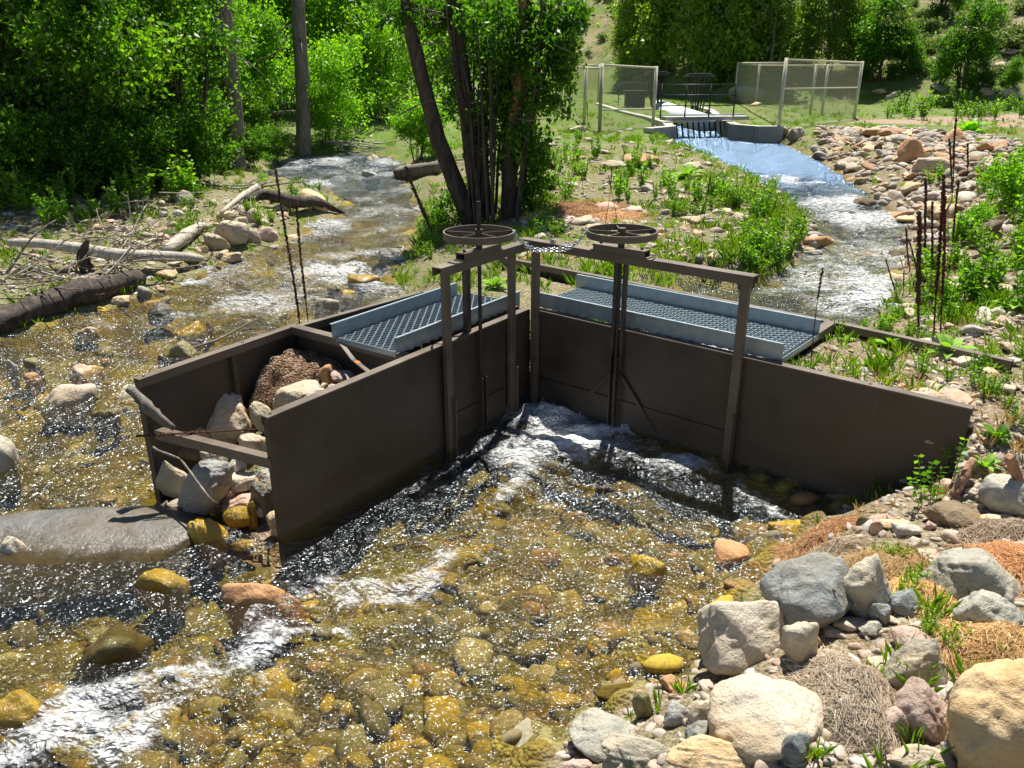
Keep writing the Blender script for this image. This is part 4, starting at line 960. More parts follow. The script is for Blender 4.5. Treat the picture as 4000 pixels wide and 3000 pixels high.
def tree(name, base, h, spread, nl, lsize, leafmat, barkmat, label, cat, r0=.08, stems=1, low=.12, group=None, blobs=None, lean=(0, 0), clump=.28, nb=10, hollow=.4, per=34):
    base = np.array(base, float); t = thing(name, label, cat, base, group); tm = MB()
    for k in range(stems):
        a_ = RNG.uniform(0, 6.28); off = np.array([math.cos(a_), math.sin(a_), 0])*(.04+.10*spread*RNG.random()) if stems > 1 else np.zeros(3)
        l = np.array([lean[0], lean[1], 0])+off*(2.5 if stems > 1 else 0)+RNG.normal(size=3)*.04*spread*np.array([1, 1, 0]); q = np.linspace(0, 1, 8)
        P = base+off+np.array([0, 0, -.15])+l*q[:, None]**1.3+np.array([0, 0, 1])*(q*h*RNG.uniform(.75, .95))[:, None]+np.cumsum(RNG.normal(size=(8, 3))*.012*h*np.array([1, 1, 0]), 0)
        tm.tube(P, r0*(1-.75*q)*(1 if k == 0 else .6), 8 if r0 > .05 else 6, .12)
    branch_set(tm, base, h*.9, lean, nb, spread, r0)
    part('trunk', tm, barkmat, t, True)
    if blobs is None:
        blobs = []
        for k in range(9):
            a_ = RNG.uniform(0, 6.28); zz = low+(1-low)*RNG.random()**.8; rr = spread*.55*math.sqrt(RNG.random())*(1.1-.7*abs(zz-.45))
            blobs.append((base[0]+lean[0]*zz+math.cos(a_)*rr, base[1]+lean[1]*zz+math.sin(a_)*rr, base[2]+h*zz, spread*RNG.uniform(.35, .6), spread*RNG.uniform(.35, .6), h*RNG.uniform(.1, .2)))
    V, f = leaves(crown_pts(blobs, nl, clump, per, hollow), lsize)
    m = npmesh('crown', V-base, [f]); m.materials.append(leafmat); o = bpy.data.objects.new('crown', m); link(o, t)
    return t
def place_copy(src, base, rz, sc, label=None, group=None):
    return copy_thing(src, base, (0, 0, rz), sc, label, group)

# left wood: prototypes then copies
DW = 'trees of the dark wood on the left bank'
wood_lab = ['dense dark green tree', 'dark leafy multi-stemmed tree']
w1 = tree('riverside_tree', ong(60, 425), 5.4, 1.9, 15000, .10, LF['dark'], BARK, 'dense dark green tree at the far left of the dark wood, above the sage sprouts', 'tree', .09, 3, .16, DW, nb=14)
w2 = tree('riverside_tree', ong(250, 405), 5.6, 2.0, 15000, .11, LF['mid'], BARK, 'dark leafy tree directly behind the white rocks of the driftwood pile', 'tree', .08, 4, .22, DW, nb=14)
w3 = tree('riverside_tree', ong(385, 385), 5.0, 1.8, 13000, .10, LF['dark'], BARK, 'dark bushy tree left of the grey barkless trunk', 'tree', .07, 5, .14, DW, nb=16)
src = [w1, w2, w3]
WL_ = [(-150, 430, 1.0, 'dark tree partly cut by the left edge, nearest the camera'), (150, 385, 1.05, None), (330, 372, 1.1, None), (-20, 370, 1.15, None), (405, 345, .9, 'bushy tree directly left of the grey barkless trunk foot'), (220, 340, 1.3, None),
       (70, 330, 1.4, None), (380, 335, 1.2, None), (-220, 350, 1.4, None), (430, 315, 1.2, None), (120, 300, 1.6, None), (300, 300, 1.6, None)]
for i, (px, py, sc_, lab) in enumerate(WL_):
    p = ong(px, py); place_copy(src[i % 3], p, i*2.1, (sc_, sc_, sc_*RNG.uniform(.9, 1.1)), lab or 'dark green tree deep in the wood behind the front row', DW)
UG = 'dark undergrowth at the edge of the wood'
ug = tree('undergrowth_bush', ong(40, 440), 1.5, 1.0, 6000, .075, LF['dark'], BARK, 'low dark bush at the edge of the wood', 'bush', .015, 6, .02, UG, nb=5, clump=.15)
for i, (px, py, sc_) in enumerate([(-40, 450, 1.1), (110, 432, .9), (170, 425, 1.0), (225, 425, .8), (290, 415, 1.0), (345, 405, .9), (400, 395, .9), (545, 365, .7), (600, 345, .6), (20, 405, 1.3), (200, 395, 1.3), (320, 380, 1.3), (120, 400, 1.3), (420, 365, 1.2)]):
    place_copy(ug, ong(px, py), i*1.9, sc_, 'low dark bush at the edge of the wood', UG)
# brighter bushes behind, left of centre
BR = 'sunlit bushes beyond the upper creek'
b1 = tree('sunlit_bush', ong(720, 300), 2.6, 1.6, 9000, .10, LF['bright'], BARK, 'bright yellow-green bush right of the lichen stained dead trunk', 'bush', .03, 6, .05, BR, nb=10)
b2 = tree('sunlit_bush', ong(590, 300), 3.4, 1.7, 9000, .11, LF['mid'], BARK, 'green bush between the two dead trunks', 'bush', .03, 6, .05, BR, nb=10)
for i, (px, py, sc_, lab) in enumerate([(560, 322, .55, 'low green bush at the foot of the grey barkless trunk'), (700, 318, .5, 'low bright bush at the foot of the lichen stained trunk'), (830, 262, 1.2, 'round green bush behind the creek head'),
      (780, 255, 1.3, None), (720, 245, 1.6, None), (640, 245, 1.8, None), (560, 245, 2.0, None), (860, 235, 1.7, None), (920, 240, 1.6, None), (680, 225, 2.4, None), (780, 222, 2.3, None), (600, 222, 2.6, None), (890, 215, 2.5, None), (980, 222, 2.0, None), (520, 225, 2.6, None), (1060, 222, 1.8, None), (440, 240, 2.6, None), (340, 245, 2.8, None)]):
    p = ong(px, py); place_copy([b1, b2][i % 2], p, i*1.7, sc_, lab or 'hazy yellow-green bush in the thicket beyond the upper creek', BR)
tree('river_bush', ong(905, 345), 1.7, .85, 9000, .075, LF['bright'], BARK, 'bright leafy bush on the bank right of the upper creek, lit from behind', 'bush', .02, 8, .02, None, nb=8, clump=.14)
tree('willow_clump', ong(825, 245), 3.6, 1.9, 12000, .10, LF['dark'], BARK, 'rounded darker green tree behind the bright bush beside the upper creek', 'tree', .05, 6, .12, None, nb=12)
# standing dead trunks
def trunk(px0, py0, px1, py1, w0, w1_, mat, label, extra=None):
    b = ong(px0, py0); b[2] -= .2; top = atY(px1, py1, b[1]+.1); dp = depth(b); q = np.linspace(0, 1, 14)
    P = b+(top-b)*q[:, None]; P = P+(top-b)*.25*np.array([0, 0, 1])*0; P[:, 0] += .05*np.sin(q*5); P = np.concatenate([P, [P[-1]+(P[-1]-P[-2])*k for k in (1, 2, 3, 4)]])
    rr = np.interp(np.linspace(0, 1, 18), [0, .08, .3, 1], [w0*1.35, w0*1.05, w0, w1_])/2*dp/F
    t = thing('dead_tree', label, 'dead tree', b); mb = MB(); mb.tube(P, rr, 14, .10); part('trunk', mb, mat, t, True)
    for k in range(9):
        i = RNG.integers(4, 15); a_ = RNG.uniform(0, 6.28); L_ = RNG.uniform(.5, 1.6); d = np.array([math.cos(a_), math.sin(a_)*.6, RNG.uniform(-.5, .3)]); mb = MB()
        mb.tube([P[i], P[i]+d*L_*.5+(0, 0, .05), P[i]+d*L_+(0, 0, -.1)], [.025, .015, .005], 5); part('dead_limb', mb, BARKG, t, True)
    return t
trunk(505, 362, 484, -10, 40, 32, BARKG, 'thick grey barkless dead trunk standing in front of the dark wood')
trunk(652, 331, 648, -10, 30, 25, BARKG, 'straight dead trunk with dark bark patches and lichen by the upper creek')
# central multi-stemmed tree
cb = ong(1065, 475); Y0 = cb[1]; ct = thing('cottonwood', 'multi-stemmed leafy tree with peeling bark standing behind the left handwheel', 'tree', cb)
def limb(pxs, r, mat, name='trunk', dy=0):
    P = [atY(a, b, Y0+dy) for a, b in pxs]; P[0][2] = min(P[0][2], cb[2])-.1; k = 16; t = np.linspace(0, len(P)-1, k); P = np.array(P)
    Q = np.stack([np.interp(t, range(len(P)), P[:, i]) for i in range(3)], 1); mb = MB(); mb.tube(Q, np.interp(np.linspace(0, 1, k), [0, 1], r), 10, .14); part(name, mb, mat, ct, True)
limb([(1020, 480), (985, 400), (945, 300), (915, 180), (890, 80), (874, -40)], (.15, .10), BARK)
limb([(1045, 480), (1025, 380), (1010, 250), (992, 100), (975, -40)], (.15, .12), BARK, dy=.2)
limb([(1095, 480), (1100, 400), (1105, 300), (1125, 180), (1135, 60), (1140, -40)], (.13, .10), BARK, dy=-.1)
mbk = [(1103, 330), (1113, 250), (1125, 180), (1131, 100), (1135, -20)]
P = np.array([atY(a-6, b, Y0-.19) for a, b in mbk]); mb = MB(); mb.tube(P, [.05, .065, .07, .07, .07], 8, .2); part('peeled_bark', mb, BARKO, ct, True)
limb([(1110, 480), (1130, 380), (1150, 250), (1165, 120), (1175, -20)], (.07, .05), BARK, dy=.15)
limb([(1105, 420), (1115, 340), (1180, 150), (1200, 60), (1215, -20)], (.05, .03), BARKG, dy=.3)
for i in range(26):
    x0 = RNG.uniform(1010, 1130); x1 = x0+(x0-1070)*RNG.uniform(.2, 1.6)+RNG.normal()*18; yt = RNG.uniform(-20, 200)
    limb([(x0, 480), ((x0*2+x1)/3+RNG.normal()*5, 330), ((x0+x1*2)/3, 200), (x1, yt)], (RNG.uniform(.018, .035), .010), BARK, 'stem', RNG.uniform(-.5, .6))
for i in range(16):
    x0 = RNG.uniform(900, 1160); y0 = RNG.uniform(0, 250); s_ = -1 if x0 < 1030 else 1; L_ = RNG.uniform(40, 120)
    P = [atY(x0, y0, Y0), atY(x0+s_*L_*.5, y0+RNG.normal()*15, Y0+RNG.normal()*.3), atY(x0+s_*L_, y0+RNG.uniform(-30, 40), Y0+RNG.normal()*.5)]
    mb = MB(); mb.tube(P, [.014, .009, .003], 5); part('twig', mb, TWIG, ct, True)
bl = []
for a, b, rx, ry, dy in [(1080, 40, 110, 60, 0), (1050, 130, 90, 60, .3), (1130, 110, 70, 70, -.3), (1190, 60, 60, 60, 0), (1200, 130, 50, 45, .2), (1090, 220, 80, 55, 0), (1170, 210, 60, 60, .2), (1040, 260, 60, 50, .3),
      (1130, 300, 60, 60, -.2), (1160, 350, 45, 50, 0), (1010, 40, 60, 60, .5), (960, 30, 60, 50, .4), (1060, 330, 50, 50, .4), (1140, 400, 45, 45, .1), (1215, 95, 35, 35, 0), (985, 180, 30, 60, .4), (1100, 140, 60, 80, .4), (920, 20, 60, 35, .2), (860, 30, 45, 30, .1), (1230, 40, 40, 40, 0), (1225, 150, 25, 40, .1)]:
    p = atY(a, b, Y0+dy); k = depth(p)/F; bl.append((p[0], p[1], p[2], rx*k, .55, ry*k))
V, f = leaves(crown_pts(bl, 21000, .16, 20, .15), .085, droop=.8)
m = npmesh('crown', V-cb, [f]); m.materials.append(LF['dark']); link(bpy.data.objects.new('crown', m), ct)
bl = [(*atY(a, b, Y0+.2), r*k, .35, r*k*.9) for a, b, r in [(985, 440, 45), (950, 470, 35), (940, 500, 30), (1150, 440, 40), (1170, 480, 30)]]
tb = thing('low_shrub', 'dark twiggy undergrowth around the foot of the multi-stemmed tree', 'shrub', cb+(-.5, 0, 0)); mb = MB()
for b in bl:
    for i in range(9): d = RNG.normal(size=3)*.35; d[2] = abs(d[2])+.1; s0 = np.array(b[:3])-(0, 0, .35); mb.tube([s0, s0+d], [.008, .003], 4)
part('stem', mb, BARK, tb); V, f = leaves(crown_pts(bl, 3800, .12, 20, .2), .06); m = npmesh('foliage', V-OFF[tb.name], [f]); m.materials.append(LF['dark']); link(bpy.data.objects.new('foliage', m), tb)

# far trees and shrubs on the right
CW = 'tall cottonwoods behind the picnic flat'
c1 = tree('cottonwood', ong(1420, 178), 6.6, 1.9, 11000, .2, LF['far'], BARKG, 'tall feathery green tree behind the headgate, with a dark forked trunk', 'tree', .12, 3, .03, CW, nb=14, clump=.5, hollow=.3)
c2 = tree('cottonwood', ong(1600, 170), 6.6, 1.9, 11000, .2, LF['far'], BARKG, 'tall green tree just behind the grey boulder', 'tree', .10, 4, .03, CW, nb=14, clump=.5, hollow=.3)
for i, (px, py, sc_) in enumerate([(1350, 172, .8), (1490, 168, 1.25), (1545, 172, 1.3), (1660, 160, 1.2), (1385, 160, 1.4), (1450, 158, 1.5), (1570, 155, 1.6), (1515, 156, 1.6), (1625, 156, 1.5), (1400, 170, 1.0), (1740, 150, .7), (1790, 148, .75), (1840, 155, .6)]):
    place_copy([c1, c2][i % 2], ong(px, py), i*1.3, sc_, 'green cottonwood in the row behind the headgate, one of many alike', CW)
j1 = tree('juniper', ong(2075, 195), 3.4, 1.35, 12000, .13, LF['dark'], BARK, 'rounded dark juniper alone on the open hillside at the upper right', 'tree', .1, 3, .1, 'junipers on the hillside', nb=8, clump=.3)
place_copy(j1, ong(1885, 175), 1, 1.1, 'dark spreading tree shading the slope right of the fence'); place_copy(j1, ong(1950, 170), 2, .7, 'green tree right of the dark spreading one')
place_copy(j1, ong(2030, 40), 3, .9, 'dark juniper at the top edge of the hillside'); place_copy(j1, ong(1255, 60), 4, .6, 'small dark juniper on the bare slope right of the central tree')
place_copy(j1, ong(2180, 205), 5, .4, 'low green shrub at the right edge under the hillside'); place_copy(j1, ong(2120, 200), 2.5, .35, 'small shrub to the right of the lone juniper'); place_copy(j1, ong(2030, 190), 5.5, .35, 'small shrub to the left of the lone juniper')
sg = tree('sagebrush', (0, 60, 0), .8, .7, 700, .16, LF['sage'], BARKG, 'x', 'shrub', .02, 3, .1, 'sagebrush dotting the hillside', nb=3, clump=.25)
sg_used = False
for i in range(200):
    px = RNG.uniform(1180, 2240); py = RNG.uniform(2, 190)
    if px < 1850 and py > 120 or 1360 < px < 1680: continue
    p = ong(px, py)
    if p[1] < 34 or p[1] > 150: continue
    sc_ = RNG.uniform(.4, 1.0)
    if not sg_used: sg.location = tuple(p); sg['label'] = 'grey-green sagebrush tuft dotting the far hillside'; sg_used = True; continue
    place_copy(sg, p, RNG.uniform(0, 6), sc_, 'grey-green sagebrush tuft dotting the far hillside', 'sagebrush dotting the hillside')

# ------------------------------------------------------------------ concrete headgate, fences and dark gate stands far up the right channel
def slab(mb, pts, z0, z1, th):
    """vertical wall along a polyline, mitred"""
    P = [np.array(p[:2], float) for p in pts]
    for i, (a, b) in enumerate(zip(P[:-1], P[1:])):
        d = (b-a)/np.linalg.norm(b-a); mb.box(((a+b)/2)[[0, 1]].tolist()+[(z0+z1)/2], (np.linalg.norm(b-a)+th*.98-.002*i, th-.004*i, z1-z0-.003*i), ax2(b-a))
    return mb
hz_ = 1.30
WR0 = atY(1680, 280, 27)[:2]; g1 = [at(1680, 272, hz_), at(1640, 272, hz_), at(1590, 268, hz_), at(1565, 258, hz_)]
gl_ = [at(1405, 276, hz_), at(1448, 272, hz_), at(1438, 262, hz_)]
hg = thing('concrete_headgate', 'pale concrete headgate with angled wing walls at the top of the right channel', 'headgate', (g1[0][0], g1[0][1], .8))
o = part('wing_wall', slab(MB(), g1, .2, hz_, .3), CONC, hg); o['label'] = 'right wing wall with angled end'
o = part('wing_wall', slab(MB(), gl_, .2, hz_, .3), CONC, hg); o['label'] = 'short left wing wall'
cl = [at(1438, 262, hz_), at(1405, 252, hz_), at(1350, 240, hz_), at(1290, 222, hz_)]; cr_ = [at(1580, 258, hz_+.01), at(1620, 250, hz_), at(1500, 228, hz_), at(1450, 214, hz_)]
part('channel_wall', slab(MB(), cl, .3, hz_-.01, .28), CONC, hg); part('channel_wall', slab(MB(), [g1[3], at(1535, 236, hz_), at(1500, 226, hz_)], .3, hz_-.008, .28), CONC, hg)
q0, q1 = at(1432, 256, hz_+.12), at(1610, 254, hz_+.10); mb = MB(); beam(mb, q0, q1, .5, .12); part('deck_slab', mb, CONC, hg)
mb = MB(); beam(mb, q0+(.0, .3, .09), q1+(0, .3, .09), .12, .04); part('deck_edge_beam', mb, GALV, hg)
for i in range(11):
    t = .02+i*.066; a = q0+(q1-q0)*(t+.07); a[2] = hz_-.02; b = a+np.array([.12*(.3+0*i), -.55, -.75]); mb = MB(); mb.tube([a+(0, -.1, 0), b], .03, 6); part('trash_rack_bar', mb, BLACKR, hg)
pA = at(1452, 254, 1.0); pB = at(1560, 276, .95); mb = MB(); mb.tube([pA+(0, 3.5, .15), pB+(-.4, .6, 0)], .42, 24); part('culvert_pipe', mb, WHITEP, hg, True)
pA = at(1440, 236, 1.15); pB = at(1560, 240, 1.15)
mb = MB(); beam(mb, pA+(0, 2.0, 0), pB+(0, 2.0, 0), 1.4, .06); part('inner_slab', mb, CONC, hg)
# stands: dark lifting tables
def stand(px, py, wd, label):
    b = ong(px, py); t = thing('gate_stand', label, 'gate stand', b); y = b[1]; k = depth(b)/F; h = 70*k
    mb = MB(); mb.box(b+(0, 0, h), (wd*k, .8, .10)); mb.box(b+(0, 0, h+.09), (wd*k*.8, .65, .06)); part('top', mb, BLACKR, t)
    mb = MB(); mb.box(b+(0, 0, h*.72), (wd*k*.85, .7, .05)); part('shelf', mb, BLACKR, t)
    for i in range(7):
        x = (i-3)/3*wd*k*.42; mb = MB(); mb.tube([b+(x*.35, RNG.uniform(-.2, .2), 0), b+(x, RNG.uniform(-.3, .3), h)], .035, 6); part('leg', mb, BLACKR, t)
    return t
stand(1505, 240, 62, 'dark steel stand with a flat top, right and wider of the two by the headgate'); stand(1415, 235, 50, 'dark steel stand with a flat top, left of the two and behind the fence')
b = ong(1370, 232); t = thing('valve_box', 'low dark box beside the left channel wall behind the chain link', 'box', b); part('box_body', MB().box(b+(0, 0, .35), (.9, .6, .7)), BLACKR, t, bevel=.02); part('box_lid', MB().box(b+(0, 0, .73), (1.0, .7, .05)), DARKM, t)
# pipe railing on the deck
rl = thing('railing', 'thin black pipe railing across the headgate deck', 'railing', q0)
r0 = at(1432, 256, hz_+.2); r1 = at(1592, 254, hz_+.2)
for k in (1.0, .68, .36):
    mb = MB(); mb.tube([r0+(0, .5, k), r1+(0, .5, k)], .022, 6); part('rail', mb, BLACKR, rl, True)
for t in (0, .33, .66, 1): p = r0+(r1-r0)*t+(0, .5, 0); mb = MB(); mb.tube([p, p+(0, 0, 1.03)], .025, 6); part('post', mb, BLACKR, rl, True)
r0 = at(1335, 228, 1.3); r1 = at(1420, 222, 1.3); rl = thing('railing', 'second dark pipe railing seen through the left chain link', 'railing', r0)
for k in (1.0, .6): mb = MB(); mb.tube([r0+(0, 0, k), r1+(0, 0, k)], .022, 6); part('rail', mb, BLACKR, rl, True)
for t in (0, 1): p = r0+(r1-r0)*t; mb = MB(); mb.tube([p, p+(0, 0, 1.03)], .025, 6); part('post', mb, BLACKR, rl, True)
# chain link panels
def fence(pts, label, ht=1.85, mid=None):
    """pts: pixel feet of posts, first to last, tops at eye height"""
    B = [ong(a, b) if z is None else at(a, b, z) for a, b, z in pts]; t = thing('chain_link_fence', label, 'fence', B[0])
    for p in B: mb = MB(); mb.tube([p-(0, 0, .2), (p[0], p[1], p[2]+ht)], .055, 8); part('post', mb, POST, t, True)
    for a, b in zip(B[:-1], B[1:]):
        mb = MB(); mb.tube([a+(0, 0, ht-.05), b+(0, 0, ht-.05)], .035, 6); part('top_rail', mb, POST, t, True)
        if mid: mb = MB(); mb.tube([a+(0, 0, ht*mid), b+(0, 0, ht*mid)], .028, 6); part('mid_rail', mb, POST, t, True)
        d = b-a; ln = np.linalg.norm(d[:2]); p_ = .105; n = int((ln+ht)/p_); V = []; k = 0; mb = MB(); hh = ht-.08; wv = .0065
        for s_ in (1, -1):
            for i in range(n):
                x0 = -hh+i*p_; x1 = x0+hh; z0 = .02; z1 = hh
                if x0 < 0: z0 += -x0; x0 = 0
                if x1 > ln: z1 -= x1-ln; x1 = ln
                if x1 <= x0: continue
                X0, X1 = (x0, x1) if s_ > 0 else (ln-x0, ln-x1)
                P0 = a+d*X0/ln+(0, 0, z0); P1 = a+d*X1/ln+(0, 0, z1); V += [P0+(0, 0, -wv), P0+(0, 0, wv), P1+(0, 0, wv), P1+(0, 0, -wv)]
        V = np.array(V); mb.add(V, [np.arange(len(V)).reshape(-1, 4)]); part('mesh', mb, POST, t)
    return t
fence([(1295, 284, None), (1410, 277, None)], 'nearest left chain link panel between two tall posts by the short wing wall', 1.95, .32)
fence([(1295, 284, None), (1262, 268, None), (1230, 250, None), (1212, 238, None), (1200, 228, None)], 'long chain link fence running away at the left of the headgate', 1.85)
fence([(1220, 215, None), (1292, 219, None)], 'far chain link panel behind the left corner post', 1.9)
fence([(1682, 272, 1.30), (1845, 257, None)], 'nearest right chain link panel with a mid rail, above the riprap', 2.0, .55)
fence([(1682, 268, 1.30), (1587, 214, None)], 'chain link panel running back from the right wing wall', 1.9)
fence([(1587, 216, None), (1632, 226, None), (1750, 246, None), (1775, 248, None), (1845, 255, None)], 'rear chain link fence behind the nearest right panel', 1.9)
rockpx(1610, 205, 85, 52, 'grey', 'huge rounded grey boulder behind the right chain link fence', .4, None, 12, .8, 4)

# ------------------------------------------------------------------ driftwood on the left bank
p0, p1, p2, p3 = ong(-60, 730), ong(70, 690), ong(180, 655), ong(305, 612); r_ = 27*depth(p1)/F
stickobj('rotten_log', [p0+(0, 0, r_*.5), p1+(0, .1, r_*.7), p2+(0, .05, r_*.8), p3+(0, 0, r_*.6)], [r_*1.1, r_, r_*1.15, r_*.7], DRIFTD, 'thick dark rotten log along the left water edge', 'log', 16, .35)
q = [ong(30, 577), ong(130, 578), ong(250, 590), ong(350, 588), ong(440, 573)]; z = [.32, .30, .25, .2, .1]
stickobj('pale_log', [a+(0, 0, b) for a, b in zip(q, z)], [.05, .07, .085, .075, .05], DRIFT, 'long pale barkless log lying across the debris pile', 'log', 12, .1)
q = [ong(530, 452), ong(580, 446), ong(640, 462), ong(690, 455), ong(742, 463)]
stickobj('forked_log', [a+(0, 0, b) for a, b in zip(q, [.15, .2, .22, .18, .02])], [.07, .09, .11, .09, .03], DRIFTD, 'dark forked drift log reaching from the gravel bar into the creek', 'log', 10, .3)
q = [ong(480, 480), ong(530, 438), ong(560, 425)]
stickobj('curved_limb', [a+(0, 0, .15) for a in q], [.03, .06, .07], DRIFT, 'curved pale limb arching over the gravel bar behind the forked log', 'log', 8, .2)
q = [ong(360, 560), ong(400, 530), ong(440, 500)]
stickobj('split_log', [a+(0, 0, .12) for a in q], [.07, .10, .07], DRIFT, 'bleached split log chunk left of the gravel bar boulders', 'log', 8, .4)
q = [ong(860, 388), ong(905, 380), ong(955, 372)]
stickobj('bank_log', [a+(0, 0, .12) for a in q], [.16, .17, .16], BARKG, 'barked log jutting from the right bank of the upper creek', 'log', 12, .2)
q = [ong(190, 590), ong(178, 560), ong(200, 545)]
stickobj('root_wad', [q[0]+(0, 0, .05), q[0]+(-.05, 0, .25), q[0]+(.08, 0, .45)], [.09, .07, .03], DRIFTD, 'dark upright root stub standing on the pale long log', 'root', 8, .5)
DS = 'driftwood sticks piled on the left bank'
stk = []
for i in range(6):
    L_ = RNG.uniform(.7, 1.5); mb = MB(); k = 9; t = np.linspace(0, 1, k); P = np.stack([t*L_, .05*L_*np.sin(t*RNG.uniform(2, 5)+i), .04*L_*np.cos(t*3+i)], 1)
    mb.tube(P, .018*(1-.6*t), 6, .25)
    for q in range(3): s0 = P[3+q*2]; mb.tube([s0, s0+np.array([.2, .12*(-1)**q, .08])*L_*.6], [.008, .003], 4)
    m = mb.mesh('drift_stick', smooth=True); m.materials.append([DRIFT, TWIG, BARKG][i % 3]); stk.append(m)
def place_stick(p, rz, ry, sc, label, group, nm='drift_stick'):
    o = bpy.data.objects.new(nm, stk[RNG.integers(6)]); link(o); o.location = tuple(p); o.rotation_euler = (RNG.uniform(0, 6), ry, rz); o.scale = (sc,)*3; tag(o, label, 'stick', group)
for i in range(150):
    if i < 95: px, py = RNG.uniform(-10, 330), RNG.uniform(540, 665)+0; 
    else: px, py = RNG.uniform(100, 560), RNG.uniform(440, 560)
    if py > 700-px*.25: py = 560
    p = ong(px, py, RNG.uniform(.04, .28)); 
    if sdpoly(CREEK, p[0:1], p[1:2])[0] < .1: continue
    place_stick(p, RNG.normal()*.9+(0.3 if i % 3 else 1.8), RNG.normal()*.3, RNG.uniform(.3, .75)*(1.5 if i % 9 == 0 else 1), 'bare drift stick in the tangled pile on the left bank', DS)
for px, py, s_, lab in [(700, 318, 1.5, 'bleached stick at the head of the creek'), (755, 306, 1.5, 'bleached stick crossing others at the head of the creek'), (720, 325, 1.2, 'short pale stick at the head of the creek'), (780, 320, 1.3, 'pale stick nearest the creek head boulder'),
      (440, 402, 1.2, 'pale straight limb at the foot of the wood'), (520, 405, 1.4, 'thin pale limb in the grass above the gravel bar'), (960, 355, 1.3, 'stick on the bank beside the barked log')]:
    for q in range(2): place_stick(ong(px+q*12, py+q*3, .08), RNG.normal()*.5, 0, s_, lab if q == 0 else 'bleached stick in the small tangle at the creek head', None if q == 0 else 'sticks at the creek head')
stickobj('drift_stick', [ong(400, 762, .02), ong(470, 745, .06), ong(555, 705, .1)], [.015, .012, .006], TWIG, 'reddish bent stick caught behind the outer wall of the bin', 'stick', 6)

# ------------------------------------------------------------------ riprap and flat stones
RMESH = []
for i in range(12):
    m = rock_mesh('riprap_rock', (RNG.uniform(.8, 1.2), RNG.uniform(.6, .9), RNG.uniform(.3, .5)), 900+i*13, RNG.uniform(.6, .95), 3, 10); RMESH.append(m)
RM = {}
def rr_rock(p, s_, rot, label, group, mat, nm='riprap_rock'):
    k = (RNG.integers(12), mat)
    if k not in RM: mm = RMESH[k[0]].copy(); mm.materials.append(RK[mat]); RM[k] = mm
    o = bpy.data.objects.new(nm, RM[k]); link(o); o.location = tuple(p); o.rotation_euler = rot; o.scale = (s_,)*3; tag(o, label, 'rock', group)
n = 0; tries = 0
while n < 290 and tries < 5000:
    tries += 1; y = 10+16.5*RNG.random()**.8; x = RNG.uniform(3, 14); dB = float(sdpoly(CHAN, [x], [y])[0])
    if dB < -.15 or dB > 3.6 or x < .36*y or y > 27.5: continue
    if RNG.random() < (dB/3.6)**2*.7: continue
    s_ = RNG.uniform(.10, .23)*(1 if RNG.random() < .88 else 1.6); z = gz(x, y) if dB > .03 else float(W_R(x, y))-.04
    rr_rock((x, y, z+s_*.15), s_, (RNG.normal()*.4, RNG.normal()*.35, RNG.uniform(0, 6)), 'angular tan riprap rock on the right bank of the channel', 'riprap along the right bank of the channel', RIP[RNG.integers(8)]); n += 1
def rip_samp(n):
    out = []
    while len(out) < n:
        y = RNG.uniform(10, 27); x = RNG.uniform(3, 14); d = float(sdpoly(CHAN, [x], [y])[0])
        if d < -.05 or d > 4 or x < .36*y: continue
        out.append((x, y, gz(x, y)+.02))
    return out
scatter_small('riprap_rubble', 1300, rip_samp, .03, .10, PEB, 'small broken rubble filling the gaps of the riprap along the right channel', 'rubble')
for px, py, w_, h_, mat, lab in [(1910, 288, 90, 26, 'orange', 'largest flat orange riprap rock below the leafy rosette'), (1965, 330, 60, 70, 'orange', 'big orange rock face at the right end of the riprap'), (1860, 440, 60, 30, 'brown', 'dark brown rock low at the channel edge'),
      (1690, 285, 30, 45, 'olive', 'rounded rock against the right wing wall'), (1720, 290, 45, 38, 'grey', 'rounded grey boulder at the upstream end of the riprap'), (1940, 300, 60, 25, 'grey', 'light grey flat rock beside the largest orange one'),
      (1880, 548, 50, 16, 'orange', 'ochre rock awash in the white water of the channel'), (1250, 280, 40, 22, 'pale', 'pale half-buried boulder by the left fence foot'), (1380, 345, 90, 30, 'orange', 'flat orange stone on the island near the channel edge'), (1330, 355, 70, 24, 'pale', 'flat pale stone on the island beside the orange one'),
      (2000, 690, 60, 30, 'pale', 'pale rounded stone above the far end of the back wall'), (2090, 780, 60, 30, 'pale', 'white stone in the weeds at the right'), (1590, 825, 40, 25, 'pale', 'white stone in the corner beside the walkway end')]:
    rockpx(px, py, w_, h_, mat, lab, .6, None, 0, .8, 4)
def flatstones(n, reg, smin, smax, label, group, mats):
    k = 0; t = 0
    while k < n and t < n*20:
        t += 1; px = RNG.uniform(reg[0], reg[2]); py = RNG.uniform(reg[1], reg[3]); p = ong(px, py)
        if min(sdpoly(CREEK, p[:1], p[1:2])[0], sdpoly(CHAN, p[:1], p[1:2])[0]) < .15: continue
        s_ = RNG.uniform(smin, smax); rr_rock(p+(0, 0, s_*.1), s_, (RNG.normal()*.2, RNG.normal()*.2, RNG.uniform(0, 6)), label, group, mats[RNG.integers(len(mats))], 'flat_stone'); k += 1
M5 = ['pale', 'tan', 'pink', 'grey', 'pale']
flatstones(60, (1160, 280, 1560, 500), .07, .22, 'flat pale stone lying in the weeds of the middle island', 'flat stones on the island', M5)
flatstones(45, (1450, 380, 1740, 560), .05, .15, 'small pale stone half hidden in the island grass', 'small stones on the island', M5)
flatstones(70, (1960, 440, 2230, 880), .05, .16, 'pale stone on the weedy slope at the right edge', 'stones on the right slope', M5)
flatstones(26, (1720, 740, 2100, 880), .03, .07, 'small stone on the soil behind the right wall', 'stones on the soil behind the right wall', M5)
